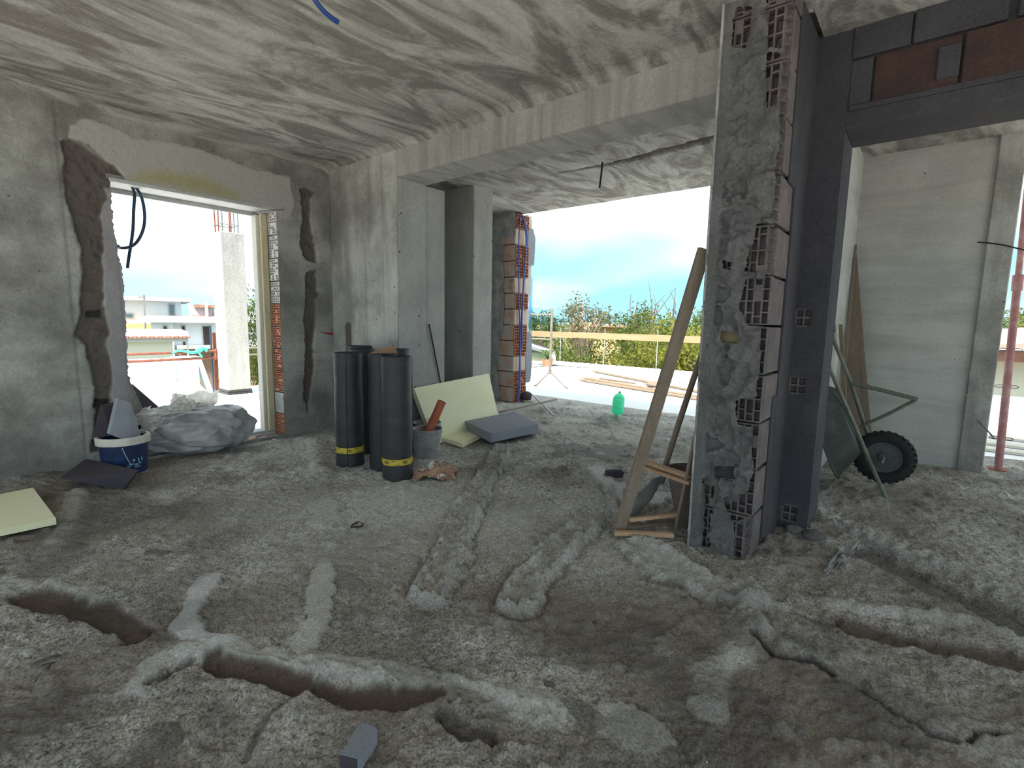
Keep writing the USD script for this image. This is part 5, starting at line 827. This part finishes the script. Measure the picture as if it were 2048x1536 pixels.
w = X(b); zz = [q[2] for q in [(10.07,31.426,1.184),(10.053,31.431,0.857),(9.99,31.451,-0.375),(9.982,31.454,-0.54)]]; part('wall', 0.1, w + 2, GZ, zz[1], 0, 4.5, 'house_white'); part('roof_parapet', -.15, w + 2, zz[1], zz[0], -.6, 4.5, 'house_white'); part('balcony_slab', 1.2, w + 2, zz[3], zz[2], -1.0, 0, 'house_grey'); part('lower_storey', 1.25, w + 2, GZ, zz[3], -.4, 0, 'house_brown'); part('side_bay', .12, X([(9.532,31.594,-0.369)][0]), GZ, zz[1], -.35, 0, 'house_white')
for q, d in (([(9.074,31.728,0.71),(9.315,31.658,-0.366)], -.36), ([(9.85,31.496,0.719),(10.079,31.423,-0.376)], -.01), ([(10.777,31.191,0.701),(11.223,31.033,-0.388)], -.01)):
    wi = part('door_opening', X(q[0]), X(q[1]), q[1][2], q[0][2], d - .03, d + .3, 'house_grey'); part('dark_interior', X(q[0]) + .06, X(q[1]) - .06, q[1][2], q[0][2] - .06, d - .05, d + .1, 'house_dark', wi)
a, b = [(4.881,21.452,-0.225),(6.301,21.078,-0.267)]; t, part, X = facade('small_house', 'low cream house with a curled tile eave behind the scaffold rail', a, b, GZ)
w = X(b); zz = [q[2] for q in [(5.685,21.253,0.657),(5.678,21.255,0.533),(5.673,21.256,0.444),(5.665,21.258,0.321)]]; part('wall', -3, w, GZ, zz[3], 0, 4, 'house_cream'); part('eave', -3, w + .42, zz[3], zz[2], -.25, 4.3, 'house_white'); part('roof', -3, w + .5, zz[2] + .04, zz[0], -.05, 4.4, 'house_white'); part('downpipe', w + .42, w + .47, GZ, zz[2], -.2, -.15, 'house_white')
for k in range(44): part('roof_tile', w + .55 - (k + 1) * .12, w + .55 - k * .12 - .015, zz[2] + .0, zz[2] + .06 + .02 * (k % 2), -.40, .1, 'roof_tile')
a, b = [(18.132,57.195,0.74),(21.563,55.991,0.798)]; t, part, X = facade('red_roof_house', 'distant house with red tiled roofs and two chimneys behind the white ones', a, b, GZ)
w = X(b); q = [(19.089,56.882,2.297),(21.2,56.13,2.013),(18.257,57.155,1.63),(20.554,56.37,1.439),(20.524,56.381,0.78),(20.703,56.315,1.998)]; part('wall', 0, w + 2, GZ, q[2][2] - 1.0, 1, 8, 'roof_pink'); part('wall', X(q[0]) - .2, X(q[5]), q[4][2], q[3][2] + .6, 0, 5, 'house_grey'); part('roof', X(q[0]), w + 2, q[1][2], q[0][2], -.4, 5, 'roof_tile'); part('roof', -.3, w + 2, q[3][2] - .6, q[3][2] - .25, -.6, 3, 'roof_pink'); part('wall', X(q[5]), w + 3, GZ, q[1][2] - .3, -1, 3, 'house_white')
for e in ([(18.766,56.99,2.237),(18.691,57.014,0.749)], [(20.077,56.541,2.63),(19.989,56.572,0.771)]): part('chimney', X(e[0]) - .13, X(e[0]) + .13, e[1][2], e[0][2], -.9, -.6, 'house_white')
a, b = [(25.07,16.478,-0.987),(26.843,13.397,-0.878)]; t, part, X = facade('orange_house', 'pale orange house half hidden behind the trees beyond the railing', a, b, GZ)
q = [(25.224,16.241,1.239),(26.339,14.361,1.077),(26.714,13.652,-0.888)]; part('wall', X(q[0]), X(q[2]) , GZ, q[1][2], 0, 6, 'house_orange'); part('gable_block', X(q[0]), X(q[0]) + 1.6, q[1][2] - .1, q[0][2], 0, 4, 'house_orange'); part('roof', X(q[0]) + 1.2, X(q[2]) + .4, q[1][2] - .06, q[1][2] + .08, -.4, 6, 'roof_pink')
a, b = [(15.688,12.405,-0.265),(16.356,11.51,-0.241)]; t, part, X = facade('gabled_house', 'pale green gable end with a dark roof edge behind the trestle', a, b, GZ)
q = [(15.801,12.261,0.496),(16.372,11.488,0.218),(16.373,11.486,0.119),(15.803,12.259,0.377)]; R = np.array(q); obj('roof', trimesh.convex.convex_hull(np.vstack([R, R + [2.0, 1.6, 0]])), 'house_dark', t); part('wall', -2, X(q[1]) + .3, GZ, q[3][2] - .35, .3, 3, 'gable_green'); obj('bargeboard', trimesh.convex.convex_hull(np.vstack([R - [0, 0, .14], R - [.05, .05, .02]])), 'house_white', t)
a, b = [(25.931,-1.896,0.522),(25.765,-3.489,0.61)]; t, part, X = facade('tiled_house', 'house with a pink tiled roof seen past the far right pilaster', a, b, GZ)
q = [(25.888,-2.41,1.375),(25.882,-2.475,0.737),(25.877,-2.521,0.28),(25.872,-2.577,-0.27)]; R = np.array([u_ for u_ in [(25.95,-1.615,1.263),(25.728,-3.751,1.492)]]); Rf = np.array([(22.952,-1.478,0.769),(22.751,-3.373,0.951)]); obj('roof', trimesh.convex.convex_hull(np.vstack([R, Rf, R - [0, 0, .3], Rf - [0, 0, .15]])), 'roof_pink', t)
part('wall', -3, X(b) + 3, GZ, q[1][2] - .2, -1.5, 4, 'house_cream'); part('fascia', -3, X(b) + 3, q[1][2] - .5, q[1][2] - .12, -2.6, -2.3, 'roof_tile')
obj('low_wall', bx(9.0, 9.25, -5, -.3, 0, .42, .01), 'house_cream', label='low beige parapet wall on the terrace past the far right pilaster', cat='low wall')
for i, (x, w_) in enumerate(((7.3, .16), (7.7, .2), (8.2, .14))): obj('loose_plank', bx(x, x + w_, -3.2, -.55 - .08 * i, 0, .03, .003), 'white_wood', label=['whitish plank on the terrace past the pilaster, nearest the prop', 'whitish plank on the terrace past the pilaster, middle of three', 'whitish plank on the terrace past the pilaster, nearest the beige wall'][i], cat='plank')
# ---- steel prop
pb = np.array([(6.39,-0.65,0)][0]); pt_ = np.array([(6.56,-0.604,2.234)][0]); pd = unit(pt_ - pb); pt2 = pb + pd * (2.86 / pd[2])
SP = thing('steel_prop', 'rusty red adjustable steel prop standing past the far right pilaster', 'prop', pb)
obj('base_plate', bx(pb[0] - .07, pb[0] + .07, pb[1] - .07, pb[1] + .07, 0.0, .012, .002), 'rust', SP); obj('outer_tube', tube([pb + [0, 0, .01], pb + pd * 1.75], .030, 14), 'prop_red', SP, smooth=True); obj('inner_tube', tube([pb + pd * 1.7, pt2], .024, 12), 'prop_red', SP, smooth=True)
obj('collar', tube([pb + pd * 1.66, pb + pd * 1.80], .040, 12), 'prop_red', SP); obj('head_plate', bx(pt2[0] - .06, pt2[0] + .06, pt2[1] - .06, pt2[1] + .06, pt2[2], pt2[2] + .01, .002), 'rust', SP)
for h in (.30, .78, 1.12):
    c0 = pb + pd * h; an = np.linspace(0, 2 * math.pi, 18)
    for s_ in (-1, 1): obj('pin_loop', tube(np.stack([c0[0] + .0 * an, c0[1] + s_ * (.050 + .03 * np.cos(an)), c0[2] + .012 * np.sin(an)], -1), .004, 5, False), 'steel', SP)
# ---- ground, hills, trees
gd_ = lathe([(1500, GZ), (.5, GZ), (.4, GZ)], 60); obj('ground', gd_, 'ground', kind='structure', label='distant ground below the terrace')
az = np.radians(np.linspace(-40, 52, 120)); hz = 8 + 30 * (meshkit.fbm(np.stack([az * 5, az * 0, az * 0], -1), 4, 401)) + 34 * np.exp(-((az - math.radians(14)) / .22) ** 2); hz *= np.clip((math.radians(52) - az) / .2, 0, 1)
rg = np.array([900, 1000, 1300]); hv = np.vstack([np.stack([r * np.cos(az), r * np.sin(az), GZ + (hz if k == 1 else 0 * hz - (2 if k == 2 else 0))], -1) for k, r in enumerate(rg)]); n = len(az); hf = []
for k in range(2):
    for j in range(n - 1): hf += [[k * n + j, k * n + j + 1, (k + 1) * n + j + 1], [k * n + j, (k + 1) * n + j + 1, (k + 1) * n + j]]
obj('hills', (hv, np.array(hf)), 'hill', smooth=True, kind='structure', label='faint blue hills on the horizon')
def leaves(n, R, s, seed, clumps, spread, asp=.42, center=(0, 0, 0), shell=.55):
    rng = np.random.default_rng(seed); c = rng.normal(size=(clumps, 3)); c /= np.linalg.norm(c, axis=1)[:, None]; c *= (shell + (1 - shell) * rng.random((clumps, 1)) ** .6); c = c * R
    p = c[rng.integers(0, clumps, n)] + rng.normal(size=(n, 3)) * spread + center
    d = rng.normal(size=(n, 3)); d[:, 2] -= .5; d /= np.linalg.norm(d, axis=1)[:, None]; q = rng.normal(size=(n, 3)); q -= d * (q * d).sum(1)[:, None]; q /= np.linalg.norm(q, axis=1)[:, None]
    L = s * rng.uniform(.6, 1.3, (n, 1)); v = np.stack([p - d * L, p + q * L * asp, p + d * L, p - q * L * asp], 1).reshape(-1, 3); k = np.arange(n)[:, None] * 4
    return v, np.vstack([np.hstack([k, k + 1, k + 2]), np.hstack([k, k + 2, k + 3])]), c + np.array(center)
def tree(name, label, loc, R, s, n, seed, m, clumps=60, spread=.18, trunk='bark', group='trees beyond the terrace railing', zc=None, asp=.42, tw=0, shell=.55):
    t = thing(name, label, 'tree', loc, group); loc = np.array(loc, float); zc = R[2] if zc is None else zc
    v, f, c = leaves(n, np.array(R), s, seed, clumps, spread, asp, (0, 0, zc), shell); obj('foliage', (v + loc, f), m, t, kind='stuff')
    rng = np.random.default_rng(seed + 1); br = [tube([loc, loc + [.05, .04, zc * .5], loc + [0, 0, zc * 1.2]], [.12, .09, .04], 7)]
    for k in range(min(tw or 14, len(c))): st_ = np.array([0, 0, zc * rng.uniform(.35, .9)]); mid = st_ * .4 + c[k] * .6 + rng.normal(size=3) * .12; br.append(tube([loc + st_, loc + mid, loc + c[k]], [.045, .028, .012], 5))
    obj('trunk', br, trunk, t, smooth=True); return t
def tp(q, zoff=0): return (q[0], q[1], GZ)
Q = [(17.578,7.212,0.337),(17.951,6.226,0.375)]
T1 = tree('broadleaf_tree', 'yellow-green leafy tree in the right-hand part of the opening, before the batten', tp(Q[0]), (1.5, 1.5, 1.95), .085, 5200, 501, 'leaf_yellow', 90, .22, zc=3.0)
Q2 = [(18.737,9.484,0.181)]; T2 = tree('broadleaf_tree', 'green leafy tree in the middle of the opening, right of the orange house', tp(Q2[0]), (1.5, 1.5, 1.7), .075, 5200, 503, 'leaf_green', 90, .22, zc=3.0)
Q3 = [(20.487,12.501,1.379)]; T3 = tree('airy_tree', 'sparse airy tree rising against the sky above the orange house', tp(Q3[0]), (1.5, 1.5, 1.25), .085, 1500, 505, 'leaf_grey', 60, .13, 'pale_bark', zc=4.75, tw=40, shell=.2)
Q4 = [(17.829,12.889,1.125)]; T4 = tree('weeping_tree', 'dark green drooping tree just right of the brick wall end', tp(Q4[0]), (.85, .85, 1.5), .15, 2600, 507, 'leaf_palm', 50, .16, zc=3.6, asp=.12)
C = lambda src, nm, q, rot, sc, lb: copy(src, nm, tp(q), rot, sc, lb)
C(T1, 'broadleaf_tree', [(16.097,5.467,0.158)][0], 70, (1, 1, .95), 'yellow-green leafy tree nearest the pier, behind the battens')
C(T1, 'broadleaf_tree', [(15.941,7.219,0.054)][0], 160, (.9, .9, .78), 'low yellow-green tree close behind the railing, right of centre')
C(T2, 'broadleaf_tree', [(24.682,10.946,0.165)][0], 200, (1.2, 1.2, 1.18), 'tall green tree farther back, under the bare twigs')
C(T2, 'broadleaf_tree', [(29.247,10.277,0.076)][0], 20, (1.3, 1.3, 1.16), 'tall green tree farther back, behind the long batten')
C(T2, 'broadleaf_tree', [(16.098,10.092,-0.043)][0], 250, (.75, .75, .80), 'green tree in front of the orange house, left of it')
C(T2, 'broadleaf_tree', [(15.702,8.801,-0.071)][0], 300, (.8, .8, .74), 'green tree in front of the orange house, right of it')
C(T1, 'broadleaf_tree', [(22.5,14.924,0.31)][0], 10, (1.0, 1.0, .93), 'yellowish tree right behind the trestle, in the distance')
C(T2, 'broadleaf_tree', [(38.863,20.632,-0.64)][0], 110, (2.4, 2.4, 1.16), 'broad green tree in the distance behind the orange house')
C(T2, 'broadleaf_tree', [(10.034,21.802,0.272)][0], 130, (.75, .75, 1.22), 'green tree between the column and the right side of the doorway')
C(T2, 'broadleaf_tree', [(59.728,-5.711,2.94)][0], 40, (3.2, 3.2, 1.35), 'distant green tree above the pink tiled roof'); C(T1, 'broadleaf_tree', [(35.817,-3.629,2.035)][0], 140, (1.6, 1.6, 1.1), 'yellow-green tree behind the pink tiled roof')
rng = np.random.default_rng(8)
for i, (q, e) in enumerate((([(22.875,10.085,1.441)][0], [(22.761,10.34,3.315),(22.86,10.12,2.616),(23.075,9.619,2.618),(23.253,9.18,2.965)]), ([(22.516,10.864,1.426)][0], [(22.429,11.042,2.658),(22.567,10.758,2.377)]), ([(23.227,9.247,1.457)][0], [(23.253,9.18,2.965),(23.156,9.423,2.85),(23.036,9.712,2.385)]))):
    t = thing('bare_twigs', ['bare twigs rising above the trees, tallest of the three clumps', 'bare twigs rising above the trees, leftmost clump', 'bare twigs rising above the trees, rightmost clump'][i], 'branches', tp(q)); q = np.array(q)
    obj('stem', tube([np.array(tp(q)), q - [0, 0, .3], q + [0, 0, .2]], [.07, .05, .03], 6), 'bark', t)
    for k, w in enumerate(e):
        w = np.array(w); mid = q * .5 + w * .5 + rng.normal(size=3) * .12; obj('twig', tube([q, mid, w], [.028, .02, .008], 5), 'bark', t, smooth=True)
pq = np.array([(11.849,8.358,0.255)][0]); PL = thing('potted_palm', 'spiky potted plant behind the terrace edge near the trestle', 'plant', (pq[0], pq[1], GZ)); fr = []
for k in range(22):
    a = k * 2.4; d = np.array([math.cos(a), math.sin(a), .0]); b0 = pq + [0, 0, -.05]; tp_ = b0 + d * (.38 + .1 * math.sin(k)) + [0, 0, .25 - .28 * (k % 3) / 2]; md = b0 + d * .2 + [0, 0, .26]; s_ = np.cross(d, [0, 0, 1]) * .025
    v = np.array([b0 - s_ * .5, b0 + s_ * .5, md - s_, md + s_, tp_]); fr.append(trimesh.Trimesh(v, [[0, 1, 3], [0, 3, 2], [2, 3, 4]], process=False))
obj('fronds', fr, 'leaf_palm', PL); obj('pot', lathe([(.001, 0), (.12, 0), (.17, .28), (.001, .28)], 20, pq - [0, 0, .33]), 'terracotta', PL); obj('stand', bx(pq[0] - .1, pq[0] + .1, pq[1] - .1, pq[1] + .1, GZ, pq[2] - .32, 0), 'house_grey', PL)
